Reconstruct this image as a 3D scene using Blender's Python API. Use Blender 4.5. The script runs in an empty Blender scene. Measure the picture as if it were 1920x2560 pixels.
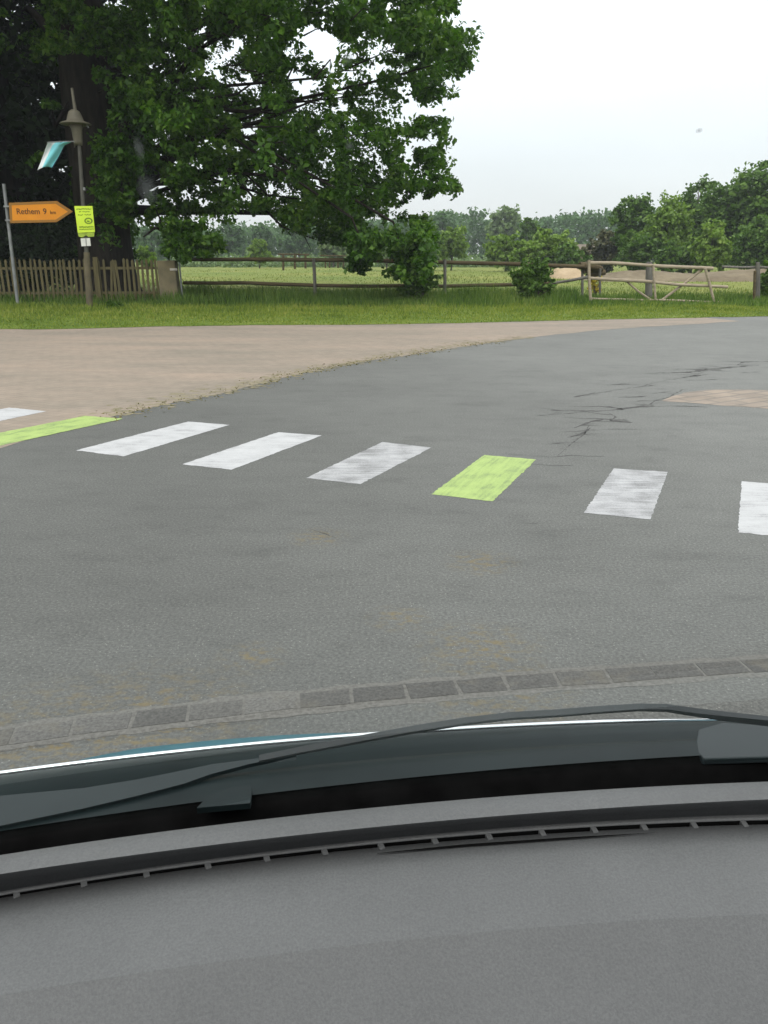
import bpy, math
import numpy as np
from mathutils import Vector, noise

S = bpy.context.scene
C = S.collection
rng = np.random.default_rng(11)
# ------------------------------------------------------------------ camera model (coordinates read off the photo at 1659 px width)
FPX = 2000.0
PITCH = math.radians(17.74)
CAM = np.array([0.0, 0.0, 1.5])
cp, sp = math.cos(PITCH), math.sin(PITCH)
K = 1920 / 1659


def ray(x, y):
    a = (x * K - 960) / FPX
    b = (1280 - y * K) / FPX
    return np.array([a, cp + b * sp, -sp + b * cp])


def gnd(x, y, z=0.0):
    r = ray(x, y)
    return CAM + r * ((z - CAM[2]) / r[2])


def at(x, y, Y):
    r = ray(x, y)
    return CAM + r * (Y / r[1])


def proj(P):
    d = np.asarray(P, float) - CAM
    dep = d[:, 1] * cp - d[:, 2] * sp
    u = d[:, 1] * sp + d[:, 2] * cp
    dep = np.maximum(dep, 0.1)
    return (960 + FPX * d[:, 0] / dep) / K, (1280 - FPX * u / dep) / K


def X(px, Y, z=0.8):
    dep = Y * cp - (z - CAM[2]) * sp
    return (px - 829.5) * K / FPX * dep


# ------------------------------------------------------------------ materials
def new_mat(name):
    m = bpy.data.materials.new(name)
    m.use_nodes = True
    nt = m.node_tree
    return m, nt, nt.nodes['Principled BSDF'], nt.nodes['Material Output']


def N(nt, typ, **kw):
    n = nt.nodes.new(typ)
    for k, v in kw.items():
        setattr(n, k, v)
    return n


def noise_node(nt, vec, scale, detail=3, rough=.55, dist=0.0):
    n = N(nt, 'ShaderNodeTexNoise')
    n.inputs['Scale'].default_value = scale
    n.inputs['Detail'].default_value = detail
    n.inputs['Roughness'].default_value = rough
    n.inputs['Distortion'].default_value = dist
    if vec is not None:
        nt.links.new(vec, n.inputs['Vector'])
    return n.outputs['Fac']


def ramp(nt, fac, stops):
    n = N(nt, 'ShaderNodeValToRGB')
    e = n.color_ramp.elements
    while len(e) < len(stops):
        e.new(0.5)
    for i, (p, c) in enumerate(stops):
        e[i].position = p
        c = (c, c, c) if not hasattr(c, '__len__') else c
        e[i].color = (c[0], c[1], c[2], 1)
    nt.links.new(fac, n.inputs['Fac'])
    return n.outputs['Color']


def mix(nt, fac, a, b, mode='MIX'):
    n = N(nt, 'ShaderNodeMix', data_type='RGBA', blend_type=mode)
    for sock, v in ((n.inputs['Factor'], fac), (n.inputs[6], a), (n.inputs[7], b)):
        if hasattr(v, 'is_output'):
            nt.links.new(v, sock)
        elif hasattr(v, '__len__'):
            sock.default_value = (v[0], v[1], v[2], 1)
        else:
            sock.default_value = v
    return n.outputs[2]


def math_n(nt, op, a, b=0.0, clamp=False):
    n = N(nt, 'ShaderNodeMath', operation=op, use_clamp=clamp)
    for i, v in enumerate((a, b)):
        if hasattr(v, 'is_output'):
            nt.links.new(v, n.inputs[i])
        else:
            n.inputs[i].default_value = v
    return n.outputs[0]


def mapping(nt, vec, scale=(1, 1, 1), rot=(0, 0, 0)):
    n = N(nt, 'ShaderNodeMapping')
    n.inputs['Scale'].default_value = scale
    n.inputs['Rotation'].default_value = rot
    nt.links.new(vec, n.inputs['Vector'])
    return n.outputs['Vector']


def bump(nt, height, bsdf, strength=.3, dist=.01):
    n = N(nt, 'ShaderNodeBump')
    n.inputs['Strength'].default_value = strength
    n.inputs['Distance'].default_value = dist
    nt.links.new(height, n.inputs['Height'])
    nt.links.new(n.outputs['Normal'], bsdf.inputs['Normal'])


def simple(name, c1, c2=None, rough=.6, scale=8.0, stretch=(1, 1, 1), spec=.4, metal=0.0, bmp=0.0, lo=.35, hi=.65, detail=4):
    m, nt, b, o = new_mat(name)
    tc = N(nt, 'ShaderNodeTexCoord').outputs['Object']
    if c2 is None:
        c2 = tuple(v * .8 for v in c1)
    v = mapping(nt, tc, stretch)
    f = noise_node(nt, v, scale, detail)
    nt.links.new(ramp(nt, f, [(lo, c1), (hi, c2)]), b.inputs['Base Color'])
    b.inputs['Roughness'].default_value = rough
    b.inputs['Specular IOR Level'].default_value = spec
    b.inputs['Metallic'].default_value = metal
    if bmp:
        bump(nt, f, b, bmp, .01)
    return m


def leaf_mat(name, dark, midc, light, trans=.3, rough=.5, spec=.25):
    m, nt, b, o = new_mat(name)
    g = N(nt, 'ShaderNodeNewGeometry')
    tc = N(nt, 'ShaderNodeTexCoord').outputs['Object']
    r = g.outputs['Random Per Island']
    f = noise_node(nt, tc, .55, 2)
    fac = math_n(nt, 'ADD', math_n(nt, 'MULTIPLY', r, .55), math_n(nt, 'MULTIPLY', math_n(nt, 'SUBTRACT', f, .28), 1.0), True)
    col = ramp(nt, fac, [(.1, dark), (.5, midc), (.95, light)])
    nt.links.new(col, b.inputs['Base Color'])
    b.inputs['Roughness'].default_value = rough
    b.inputs['Specular IOR Level'].default_value = spec
    t = N(nt, 'ShaderNodeBsdfTranslucent')
    nt.links.new(mix(nt, 1.0, col, (1.0, 1.15, .55), 'MULTIPLY'), t.inputs['Color'])
    ms = N(nt, 'ShaderNodeMixShader')
    ms.inputs[0].default_value = trans
    nt.links.new(b.outputs[0], ms.inputs[1])
    nt.links.new(t.outputs[0], ms.inputs[2])
    nt.links.new(ms.outputs[0], o.inputs['Surface'])
    return m


def ground_mat(name, stops, scale, fine, rough=.95, extra=None):
    """two noise layers into a colour ramp"""
    m, nt, b, o = new_mat(name)
    tc = N(nt, 'ShaderNodeTexCoord').outputs['Object']
    a = noise_node(nt, tc, scale, 4)
    c = noise_node(nt, tc, fine, 3)
    f = math_n(nt, 'ADD', math_n(nt, 'MULTIPLY', a, .6), math_n(nt, 'MULTIPLY', c, .4))
    nt.links.new(ramp(nt, f, stops), b.inputs['Base Color'])
    b.inputs['Roughness'].default_value = rough
    b.inputs['Specular IOR Level'].default_value = .15
    bump(nt, c, b, .5, .05)
    return m


# ------------------------------------------------------------------ objects
def tag(o, label=None, cat=None, group=None, kind=None):
    if label:
        o['label'] = label
    if cat:
        o['category'] = cat
    if group:
        o['group'] = group
    if kind:
        o['kind'] = kind
    return o


def thing(name, label, cat, loc=(0, 0, 0), group=None):
    o = bpy.data.objects.new(name, None)
    o.empty_display_size = .2
    o.location = [float(v) for v in loc]
    C.objects.link(o)
    return tag(o, label, cat, group)


def link(name, me, mats, parent=None):
    for m in (mats if isinstance(mats, (list, tuple)) else [mats]):
        me.materials.append(m)
    o = bpy.data.objects.new(name, me)
    C.objects.link(o)
    if parent is not None:
        o.parent = parent
        off = Vector((0, 0, 0))
        p = parent
        while p is not None:
            off -= p.location
            p = p.parent
        o.location = off
    return o


def mesh_np(name, V, F, mats, parent=None, smooth=False):
    """V (n,3), F (m,k) all faces of k corners"""
    V = np.ascontiguousarray(V, dtype=np.float32)
    F = np.ascontiguousarray(F, dtype=np.int32)
    me = bpy.data.meshes.new(name)
    me.vertices.add(len(V))
    me.vertices.foreach_set('co', V.ravel())
    k = F.shape[1]
    me.loops.add(F.size)
    me.loops.foreach_set('vertex_index', F.ravel())
    me.polygons.add(len(F))
    me.polygons.foreach_set('loop_start', np.arange(0, F.size, k, dtype=np.int32))
    me.polygons.foreach_set('loop_total', np.full(len(F), k, dtype=np.int32))
    if smooth:
        me.polygons.foreach_set('use_smooth', np.ones(len(F), dtype=bool))
    me.update(calc_edges=True)
    me.validate()
    return link(name, me, mats, parent)


class MB:
    def __init__(self):
        self.v, self.f, self.mi, self.sm = [], [], [], []

    def add(self, verts, faces, mi=0, smooth=False):
        o = len(self.v)
        self.v += [tuple(float(c) for c in p) for p in verts]
        for f in faces:
            self.f.append([i + o for i in f])
            self.mi.append(mi)
            self.sm.append(smooth)
        return self

    def beam(self, p0, p1, w, h, up=(0, 0, 1), mi=0):
        p0, p1 = Vector(p0), Vector(p1)
        d = (p1 - p0).normalized()
        up = Vector(up)
        if abs(d.dot(up)) > .98:
            up = Vector((0, 1, 0))
        s = d.cross(up).normalized() * (w / 2)
        t = s.cross(d).normalized() * (h / 2)
        vs = [p + a * s + b * t for p in (p0, p1) for a, b in ((-1, -1), (1, -1), (1, 1), (-1, 1))]
        return self.add(vs, [(0, 1, 2, 3), (7, 6, 5, 4), (0, 4, 5, 1), (1, 5, 6, 2), (2, 6, 7, 3), (3, 7, 4, 0)], mi)

    def box(self, c, sx, sy, sz, mi=0):
        x, y, z = c
        return self.beam((x - sx / 2, y, z), (x + sx / 2, y, z), sy, sz, mi=mi)

    def tube(self, pts, rad, n=8, mi=0, cap=True):
        pts = [Vector([float(c) for c in p]) for p in pts]
        if not hasattr(rad, '__len__'):
            rad = [rad] * len(pts)
        ref = Vector((.31, .17, .93))
        vs = []
        for i, p in enumerate(pts):
            d = (pts[min(i + 1, len(pts) - 1)] - pts[max(i - 1, 0)])
            d = d.normalized() if d.length > 1e-9 else Vector((0, 0, 1))
            if i == 0:
                s = d.cross(ref if abs(d.dot(ref)) < .95 else Vector((1, 0, 0))).normalized()
            else:
                s = (s - d * s.dot(d)).normalized()
            t = d.cross(s)
            for k in range(n):
                a = 2 * math.pi * k / n
                vs.append(p + (s * math.cos(a) + t * math.sin(a)) * rad[i])
        fs = [(i * n + k, i * n + (k + 1) % n, (i + 1) * n + (k + 1) % n, (i + 1) * n + k) for i in range(len(pts) - 1) for k in range(n)]
        self.add(vs, fs, mi, True)
        if cap:
            self.add(vs[:n], [tuple(range(n - 1, -1, -1))], mi)
            self.add(vs[-n:], [tuple(range(n))], mi)
        return self

    def lathe(self, c, prof, n=20, mi=0, axis=None):
        vs = []
        for r, z in prof:
            for k in range(n):
                a = 2 * math.pi * k / n
                vs.append((c[0] + r * math.cos(a), c[1] + r * math.sin(a), c[2] + z))
        fs = [(i * n + k, i * n + (k + 1) % n, (i + 1) * n + (k + 1) % n, (i + 1) * n + k) for i in range(len(prof) - 1) for k in range(n)]
        return self.add(vs, fs, mi, True)

    def prism(self, poly, d, mi=0):
        """poly: list of 3-D points, extruded by vector d"""
        n = len(poly)
        d = Vector(d)
        a = [Vector([float(c) for c in p]) for p in poly]
        vs = a + [p + d for p in a]
        fs = [tuple(range(n)), tuple(range(2 * n - 1, n - 1, -1))] + [(i, i + n, (i + 1) % n + n, (i + 1) % n) for i in range(n)]
        return self.add(vs, fs, mi)

    def build(self, name, mats, parent=None, bevel=0.0):
        me = bpy.data.meshes.new(name)
        me.from_pydata(self.v, [], self.f)
        me.polygons.foreach_set('material_index', self.mi)
        me.polygons.foreach_set('use_smooth', self.sm)
        me.update()
        o = link(name, me, mats, parent)
        if bevel:
            b = o.modifiers.new('bevel', 'BEVEL')
            b.width = bevel
            b.segments = 2
            b.limit_method = 'ANGLE'
        return o


def sheet(name, pts, m, parent=None, z=0.0):
    mb = MB()
    mb.add([(p[0], p[1], z) for p in pts], [tuple(range(len(pts)))])
    o = mb.build(name, m, parent)
    n = o.data.polygons[0].normal
    if n.z < 0:
        o.data.flip_normals()
    return o


def in_poly(px, py, poly):
    px, py = np.asarray(px), np.asarray(py)
    r = np.zeros(px.shape, bool)
    n = len(poly)
    for i in range(n):
        x0, y0 = poly[i]
        x1, y1 = poly[(i + 1) % n]
        c = ((y0 > py) != (y1 > py)) & (px < (x1 - x0) * (py - y0) / (y1 - y0 + 1e-9) + x0)
        r ^= c
    return r


def unit(a):
    return a / np.maximum(np.linalg.norm(a, axis=1, keepdims=True), 1e-9)


def leaf_cards(P, out, size, asp=.55, upb=.5, outb=.6, jit=1.0):
    """folded rhombic leaves at P; out = outward directions"""
    n = len(P)
    nr = unit(rng.normal(size=(n, 3)) * jit + out * outb + np.array([0, 0, upb]))
    t = unit(np.cross(nr, rng.normal(size=(n, 3))))
    b = np.cross(nr, t)
    s = (size * rng.uniform(.65, 1.3, n))[:, None]
    fold = nr * s * .12
    V = np.empty((n, 4, 3))
    V[:, 0] = P - t * s * .5
    V[:, 1] = P + b * s * asp * .5 + fold
    V[:, 2] = P + t * s * .5
    V[:, 3] = P - b * s * asp * .5 + fold
    F = np.arange(n * 4).reshape(n, 4)
    return V.reshape(-1, 3), F


def sprays(cent, rad, per, flat=.75, long=1.0):
    """leaf points in lumpy balls round each centre"""
    n = len(cent)
    d = unit(rng.normal(size=(n * per, 3)))
    r = rng.uniform(.15, 1, (n * per, 1)) ** .6
    c = np.repeat(cent, per, 0)
    R = np.repeat(np.broadcast_to(np.asarray(rad, float), (n,)), per)[:, None]
    ax = unit(rng.normal(size=(n, 3)) * np.array([1, 1, .55]) + np.array([0, 0, -.12]))
    tl = rng.uniform(-1, 1, (n * per, 1))
    off = d * r * R * (.62 - .22 * tl)
    off[:, 2] *= flat
    off += np.repeat(ax, per, 0) * tl * R * long
    off[:, 2] -= (tl[:, 0] * np.abs(tl[:, 0])) * R[:, 0] * .25 * long
    return c + off, d


# ------------------------------------------------------------------ world, sun, camera
w = bpy.data.worlds.new('World')
S.world = w
w.use_nodes = True
nt = w.node_tree
bg = nt.nodes['Background']
sky = N(nt, 'ShaderNodeTexSky', sky_type='NISHITA')
sky.sun_disc = False
sky.sun_elevation = math.radians(55)
sky.sun_rotation = math.radians(200)
sky.dust_density = 4
nt.links.new(sky.outputs[0], bg.inputs['Color'])
bg.inputs['Strength'].default_value = .05
tc = N(nt, 'ShaderNodeTexCoord')
sepz = N(nt, 'ShaderNodeSeparateXYZ')
nt.links.new(tc.outputs['Generated'], sepz.inputs[0])
el = math_n(nt, 'MAXIMUM', sepz.outputs['Z'], 0.0)
cl = noise_node(nt, mapping(nt, tc.outputs['Generated'], (1, 1, 3)), 2.2, 4)
grad = ramp(nt, el, [(0.0, (.66, .675, .69)), (.10, (.71, .725, .74)), (.28, (1.02, 1.03, 1.04)), (1.0, (2.0, 2.0, 2.0))])
cloud = mix(nt, 1.0, grad, ramp(nt, cl, [(.3, .94), (.7, 1.05)]), 'MULTIPLY')
bg2 = N(nt, 'ShaderNodeBackground')
nt.links.new(cloud, bg2.inputs['Color'])
bg2.inputs['Strength'].default_value = 1.21
ad = N(nt, 'ShaderNodeAddShader')
nt.links.new(bg.outputs[0], ad.inputs[0])
nt.links.new(bg2.outputs[0], ad.inputs[1])
nt.links.new(ad.outputs[0], nt.nodes['World Output'].inputs['Surface'])

sl = bpy.data.lights.new('sun', 'SUN')
sl.energy = .8
sl.angle = math.radians(25)
sl.color = (1, .96, .9)
so = bpy.data.objects.new('sun', sl)
so.rotation_euler = (math.radians(35), 0, math.radians(-20))
C.objects.link(so)

cd = bpy.data.cameras.new('camera')
co = bpy.data.objects.new('camera', cd)
C.objects.link(co)
co.location = CAM
co.rotation_euler = (math.pi / 2 - PITCH, 0, 0)
cd.sensor_fit = 'VERTICAL'
cd.sensor_height = 36
cd.sensor_width = 27
cd.lens = FPX / 2560 * 36
cd.clip_start = .02
cd.clip_end = 3000
S.camera = co
S.view_settings.view_transform = 'Standard'
S.view_settings.look = 'None'
S.view_settings.gamma = 1
S.view_settings.exposure = 0
cy = S.cycles
cy.use_denoising = True
cy.max_bounces = 7
cy.diffuse_bounces = 3
cy.glossy_bounces = 3
cy.transmission_bounces = 4
cy.transparent_max_bounces = 12
cy.volume_bounces = 0

# ------------------------------------------------------------------ ground
m_meadow = ground_mat('meadow', [(.3, (.075, .12, .022)), (.48, (.13, .165, .032)), (.62, (.195, .195, .05))], .09, 3)
m_verge = ground_mat('verge', [(.3, (.045, .08, .012)), (.5, (.10, .15, .022)), (.68, (.20, .22, .05))], .5, 9)

# --- asphalt
m_road, nt, b, o = new_mat('asphalt')
tco = N(nt, 'ShaderNodeTexCoord').outputs['Object']
fine = noise_node(nt, tco, 72, 5, .82)
big = noise_node(nt, tco, .45, 4, .6)
mid_ = noise_node(nt, mapping(nt, tco, (1, 2.6, 1), (0, 0, .5)), 1.7, 5, .65)
vor = N(nt, 'ShaderNodeTexVoronoi')
vor.inputs['Scale'].default_value = 40
nt.links.new(tco, vor.inputs['Vector'])
col = ramp(nt, fine, [(.3, (.052, .053, .049)), (.5, (.108, .109, .102)), (.7, (.188, .189, .176))])
col = mix(nt, ramp(nt, vor.outputs['Distance'], [(.06, .75), (.15, 0.0)]), col, (.30, .295, .27))
col = mix(nt, 1.0, col, ramp(nt, big, [(.3, .88), (.7, 1.11)]), 'MULTIPLY')
col = mix(nt, 1.0, col, ramp(nt, mid_, [(.28, .84), (.42, .99), (.7, 1.08)]), 'MULTIPLY')
sx = N(nt, 'ShaderNodeSeparateXYZ')
nt.links.new(tco, sx.inputs[0])
# paler towards the right-hand side and the distance
tone_slope = math_n(nt, 'MULTIPLY', math_n(nt, 'ADD', sx.outputs['X'], math_n(nt, 'MULTIPLY', sx.outputs['Y'], .28)), .12)
col = mix(nt, 1.0, col, ramp(nt, tone_slope, [(0.0, .80), (.25, .93), (.85, 1.24)]), 'MULTIPLY')
worn = noise_node(nt, mapping(nt, tco, (1, 1.4, 1), (0, 0, .3)), 3.4, 6, .72)
col = mix(nt, 1.0, col, ramp(nt, worn, [(.34, .87), (.47, 1.0), (.62, 1.0), (.74, 1.10)]), 'MULTIPLY')
# dried mud on a few spots
dirt = None
for (dx, dy, dr) in ((1040, 1400, .30), (1070, 1490, .34), (860, 1335, .16), (545, 1420, .16), (150, 1600, .5), (1040, 1215, .22), (690, 1160, .2), (300, 1570, .5)):
    g = gnd(dx, dy)
    vm = N(nt, 'ShaderNodeVectorMath', operation='DISTANCE')
    nt.links.new(tco, vm.inputs[0])
    vm.inputs[1].default_value = (g[0], g[1], 0)
    d_ = math_n(nt, 'SUBTRACT', 1.0, math_n(nt, 'DIVIDE', vm.outputs['Value'], dr), True)
    dirt = d_ if dirt is None else math_n(nt, 'MAXIMUM', dirt, d_)
dn = noise_node(nt, mapping(nt, tco, (1, 1.6, 1)), 16, 5, .7)
dirt = math_n(nt, 'MULTIPLY', dirt, ramp(nt, dn, [(.48, 0.0), (.62, 1.0)]))
col = mix(nt, math_n(nt, 'MULTIPLY', dirt, 1.1, True), col, (.14, .11, .055))
nt.links.new(col, b.inputs['Base Color'])
b.inputs['Roughness'].default_value = .82
b.inputs['Specular IOR Level'].default_value = .35
bump(nt, fine, b, .12, .004)

# --- pinkish pavers
m_pave, nt, b, o = new_mat('pavers')
tco = N(nt, 'ShaderNodeTexCoord').outputs['Object']
br = N(nt, 'ShaderNodeTexBrick')
nt.links.new(mapping(nt, tco, (1, 1, 1), (0, 0, .42)), br.inputs['Vector'])
br.inputs['Scale'].default_value = 1.0
br.inputs['Brick Width'].default_value = .21
br.inputs['Row Height'].default_value = .105
br.inputs['Mortar Size'].default_value = .008
br.inputs['Color1'].default_value = (.250, .207, .170, 1)
br.inputs['Color2'].default_value = (.236, .196, .161, 1)
br.inputs['Mortar'].default_value = (.210, .177, .145, 1)
pn = noise_node(nt, mapping(nt, tco, (.5, 1.6, 1)), .55, 5, .65)
pn2 = noise_node(nt, tco, 5, 4, .7)
col = mix(nt, 1.0, br.outputs['Color'], ramp(nt, pn, [(.3, (.78, .82, .80)), (.55, (1.02, 1.0, .97)), (.75, (1.2, 1.12, 1.05))]), 'MULTIPLY')
col = mix(nt, 1.0, col, ramp(nt, pn2, [(.3, .89), (.7, 1.10)]), 'MULTIPLY')
nt.links.new(col, b.inputs['Base Color'])
b.inputs['Roughness'].default_value = .85
b.inputs['Specular IOR Level'].default_value = .3

mead = sheet('meadow', [(-300, -30), (300, -30), (300, 400), (-300, 400)], m_meadow, z=-.06)
tag(mead, kind='structure')

edge_g = [(-500, 822), (-120, 821), (0, 823), (60, 824), (150, 823), (300, 818), (420, 815), (600, 813), (800, 812), (1000, 808), (1200, 802), (1400, 797), (1659, 791), (1900, 785), (2200, 780)]
edge_g = [(x, y / K) for x, y in edge_g]   # rows given in photo pixels
eg = [gnd(x, y) for x, y in edge_g]
bl = [(-420, 1075), (-200, 1020), (0, 969), (60, 950), (130, 928), (210, 908), (300, 886), (390, 867), (480, 850), (590, 821), (700, 796), (800, 779), (900, 765), (1000, 749), (1100, 735), (1200, 723), (1300, 713), (1400, 706), (1500, 700), (1600, 694)]
bp = [gnd(x, y) for x, y in bl]


def refine(pts, step, jit, seed):
    out = []
    for a, c in zip(pts[:-1], pts[1:]):
        n = max(1, int(np.linalg.norm(c - a) / step))
        for i in range(n):
            p = a + (c - a) * i / n
            out.append(p)
    out.append(pts[-1])
    r = []
    for p in out:
        j = noise.noise(Vector((p[0] * 1.7, p[1] * 1.7, seed))) * jit + noise.noise(Vector((p[0] * 5, p[1] * 5, seed))) * jit * .5
        r.append((p[0] + j * .3, p[1] + j))
    return r


egr = refine(eg, .25, .14, 3.1)
bpr = refine(bp, .12, .10, 9.2)
road_poly = [(-30, -12), (40, -12)] + [(40, egr[-1][1])] + [(x, y + .05) for x, y in reversed(egr)] + [(-30, egr[0][1])]
road = sheet('road', road_poly, m_road, z=0)
tag(road, kind='structure')
# pavers: between the asphalt's edge and the grass
far_right = bpr[-1]
top = [p for p in egr if p[0] < far_right[0] - .3]
pav = sheet('pavement', bpr + [(x, y + .04) for x, y in reversed(top)] + [(-30, egr[0][1]), (-30, bpr[0][1] - 3)], m_pave, z=.002)
tag(pav, kind='structure')
verge = sheet('verge', egr + [(60, egr[-1][1]), (60, 31), (-60, 31), (-60, egr[0][1])], m_verge, z=.008)
tag(verge, kind='structure')

# brick patch let into the asphalt on the right
m_bpatch, nt, b, o = new_mat('red brick')
tco = N(nt, 'ShaderNodeTexCoord').outputs['Object']
br = N(nt, 'ShaderNodeTexBrick')
nt.links.new(mapping(nt, tco, (1, 1, 1), (0, 0, -.55)), br.inputs['Vector'])
br.inputs['Scale'].default_value = 1
br.inputs['Brick Width'].default_value = .42
br.inputs['Row Height'].default_value = .2
br.inputs['Mortar Size'].default_value = .02
br.inputs['Color1'].default_value = (.25, .20, .155, 1)
br.inputs['Color2'].default_value = (.22, .18, .145, 1)
br.inputs['Mortar'].default_value = (.165, .142, .118, 1)
col = mix(nt, 1.0, br.outputs['Color'], ramp(nt, noise_node(nt, tco, 3, 4), [(.3, .8), (.7, 1.15)]), 'MULTIPLY')
nt.links.new(col, b.inputs['Base Color'])
b.inputs['Roughness'].default_value = .85
bpat = [gnd(x, y) for x, y in [(1428, 866), (1452, 856), (1478, 847), (1530, 841), (1600, 842), (1700, 846), (1850, 852), (1850, 905), (1700, 888), (1640, 882), (1560, 878), (1500, 872)]]
bpatch = sheet('brick_patch', refine(bpat + [bpat[0]], .12, .05, 5.5)[:-1], m_bpatch, road, z=.0018)

# asphalt cracks and potholes: thin dark beds with worn outlines, in the road
m_crack = simple('crack', (.036, .035, .033), (.066, .064, .060), .9, 18)
m_patch2 = simple('worn asphalt', (.105, .103, .096), (.075, .075, .07), .9, 20, lo=.4, hi=.6)


def crack(pts, wid, z=.001):
    P = refine([gnd(x, y) for x, y in pts], .035, .085, pts[0][0] * .013)
    mb = MB()
    L, R = [], []
    for i, p in enumerate(P):
        t = i / max(1, len(P) - 1)
        ww = wid * (.25 + .9 * math.sin(math.pi * min(max(t, .04), .96))) * max(.2, .5 + 1.2 * noise.noise(Vector((p[0] * 11, p[1] * 11, 2.2)))) * .33
        L.append((p[0], p[1] - ww, z))
        R.append((p[0], p[1] + ww, z))
    n = len(P)
    mb.add(L + R, [(i, i + 1, n + i + 1, n + i) for i in range(n - 1)])
    for i in range(3, n - 2, 6):
        p = P[i]
        a = rng.uniform(-.9, .9) + (math.pi if rng.uniform() < .5 else 0)
        ln = rng.uniform(.15, .5) * min(1, wid * 6)
        q = [(p[0] + math.cos(a) * ln * t + rng.normal(0, .012), p[1] + math.sin(a) * ln * t * .8 + rng.normal(0, .02)) for t in (0, .3, .6, 1)]
        ww = wid * .09
        mb.add([(x_, y_ - ww * f_, z + .0003) for (x_, y_), f_ in zip(q, (1, .8, .5, .15))] + [(x_, y_ + ww * f_, z + .0003) for (x_, y_), f_ in zip(q, (1, .8, .5, .15))], [(j, j + 1, 5 + j, 4 + j) for j in range(3)])
    return mb.build('crack', m_crack, road)


for k, (pts, wd) in enumerate([
    ([(1190, 888), (1290, 889), (1330, 884), (1380, 879), (1450, 878), (1530, 880)], .12),
    ([(1297, 877), (1320, 880), (1345, 885)], .22),
    ([(1312, 892), (1330, 900), (1318, 908), (1365, 913)], .20),
    ([(1240, 925), (1275, 913), (1310, 905)], .14),
    ([(1225, 945), (1262, 935), (1275, 925)], .12),
    ([(1335, 860), (1400, 855)], .10),
    ([(1430, 806), (1490, 803), (1530, 799), (1580, 794), (1640, 790)], .22),
    ([(1450, 797), (1520, 797), (1560, 795)], .12),
    ([(1475, 815), (1505, 812), (1530, 810)], .16),
    ([(1590, 788), (1605, 783), (1680, 780)], .18),
    ([(1240, 857), (1265, 852), (1285, 848)], .16),
    ([(1310, 833), (1345, 829), (1360, 830)], .12),
    ([(1150, 1003), (1200, 1004), (1240, 1001)], .022),
    ([(1110, 1130), (1165, 1128)], .015),
    ([(160, 1200), (200, 1195), (215, 1190)], .018),
    ([(0, 836), (50, 838), (90, 836), (140, 830)], .2),
    ([(1160, 900), (1215, 893), (1260, 890)], .05),
    ([(1400, 876), (1415, 866), (1445, 858), (1475, 842)], .07),
    ([(1275, 913), (1262, 938), (1235, 960), (1205, 985)], .05),
    ([(1530, 799), (1500, 812), (1440, 820), (1380, 836), (1290, 850)], .05),
    ([(1365, 868), (1400, 866), (1440, 864)], .06),
    ([(1405, 850), (1450, 846)], .07),
    ([(1480, 822), (1540, 820), (1600, 818)], .05),
    ([(1270, 930), (1330, 926), (1400, 928)], .03),
    ([(1180, 960), (1230, 956)], .04),
    ([(1090, 985), (1160, 988), (1250, 982), (1320, 985)], .025),
    ([(1380, 836), (1420, 832)], .06),
    ([(1600, 806), (1650, 803)], .06),
    ([(1070, 1212), (1110, 1217)], .016),
    ([(660, 1148), (720, 1168)], .016),
    ([(860, 1475), (960, 1466)], .008),
]):
    if k == 15:
        continue
    crack(pts, wd)
mb = MB()
for (cx_, cy_, rx, ry) in ((1400, 875, .10, .06), (1540, 799, .12, .14), (1335, 907, .09, .05)):
    g = gnd(cx_, cy_)
    vs = []
    for k in range(26):
        a = 2 * math.pi * k / 26
        f = .8 + .9 * noise.noise(Vector((math.cos(a) * 2.6, math.sin(a) * 2.6, cx_ * .1)))
        vs.append((g[0] + rx * f * math.cos(a), g[1] + ry * f * math.sin(a), +.0022))
    mb.add(vs, [tuple(range(26))])
mb.build('pothole', m_patch2, road)

m_seam = ground_mat('seam earth', [(.3, (.13, .12, .07)), (.5, (.21, .185, .12)), (.68, (.27, .23, .16))], 2.5, 22)
mb = MB()
for k, (x, y) in enumerate(bpr):
    qx_, qy_ = proj(np.array([[x, y, 0]]))
    if qx_[0] < 150 or qx_[0] > 1150:
        continue
    wide = .10 + .35 * max(0, .5 + noise.noise(Vector((x * .5, y * .5, 3.3))))
    for q in range(13):
        r_ = rng.uniform(.008, .04)
        cx_, cy_ = x + rng.normal(0, .1), y - .04 + abs(rng.normal(0, 1)) * wide
        ph = rng.uniform(0, 6)
        mb.add([(cx_ + r_ * 1.7 * rng.uniform(.5, 1.2) * math.cos(ph + t), cy_ + r_ * rng.uniform(.5, 1.2) * math.sin(ph + t), .0024 + .00008 * (q % 13)) for t in np.linspace(0, 2 * math.pi, 7, endpoint=False)], [tuple(range(7))])
mb.build('seam_earth', m_seam, road)

# worn earth strip with grass tufts where pavers and asphalt meet is grown below; flush gutter stones near the car
m_gut = None
m_gut, nt, b, o = new_mat('gutter stone')
g = N(nt, 'ShaderNodeNewGeometry')
tco = N(nt, 'ShaderNodeTexCoord').outputs['Object']
base = ramp(nt, g.outputs['Random Per Island'], [(.0, (.060, .059, .055)), (.75, (.082, .080, .074)), (.92, (.09, .088, .082)), (1.0, (.11, .108, .10))])
gn = noise_node(nt, tco, 90, 3, .7)
col = mix(nt, 1.0, base, ramp(nt, gn, [(.3, .6), (.7, 1.5)]), 'MULTIPLY')
col = mix(nt, ramp(nt, noise_node(nt, tco, 7, 4, .6), [(.54, 0.0), (.70, .35)]), col, (.15, .135, .10))
nt.links.new(col, b.inputs['Base Color'])
b.inputs['Roughness'].default_value = .85
m_mortar = simple('joint mortar', (.150, .146, .134), (.095, .092, .084), .9, 60)

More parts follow.
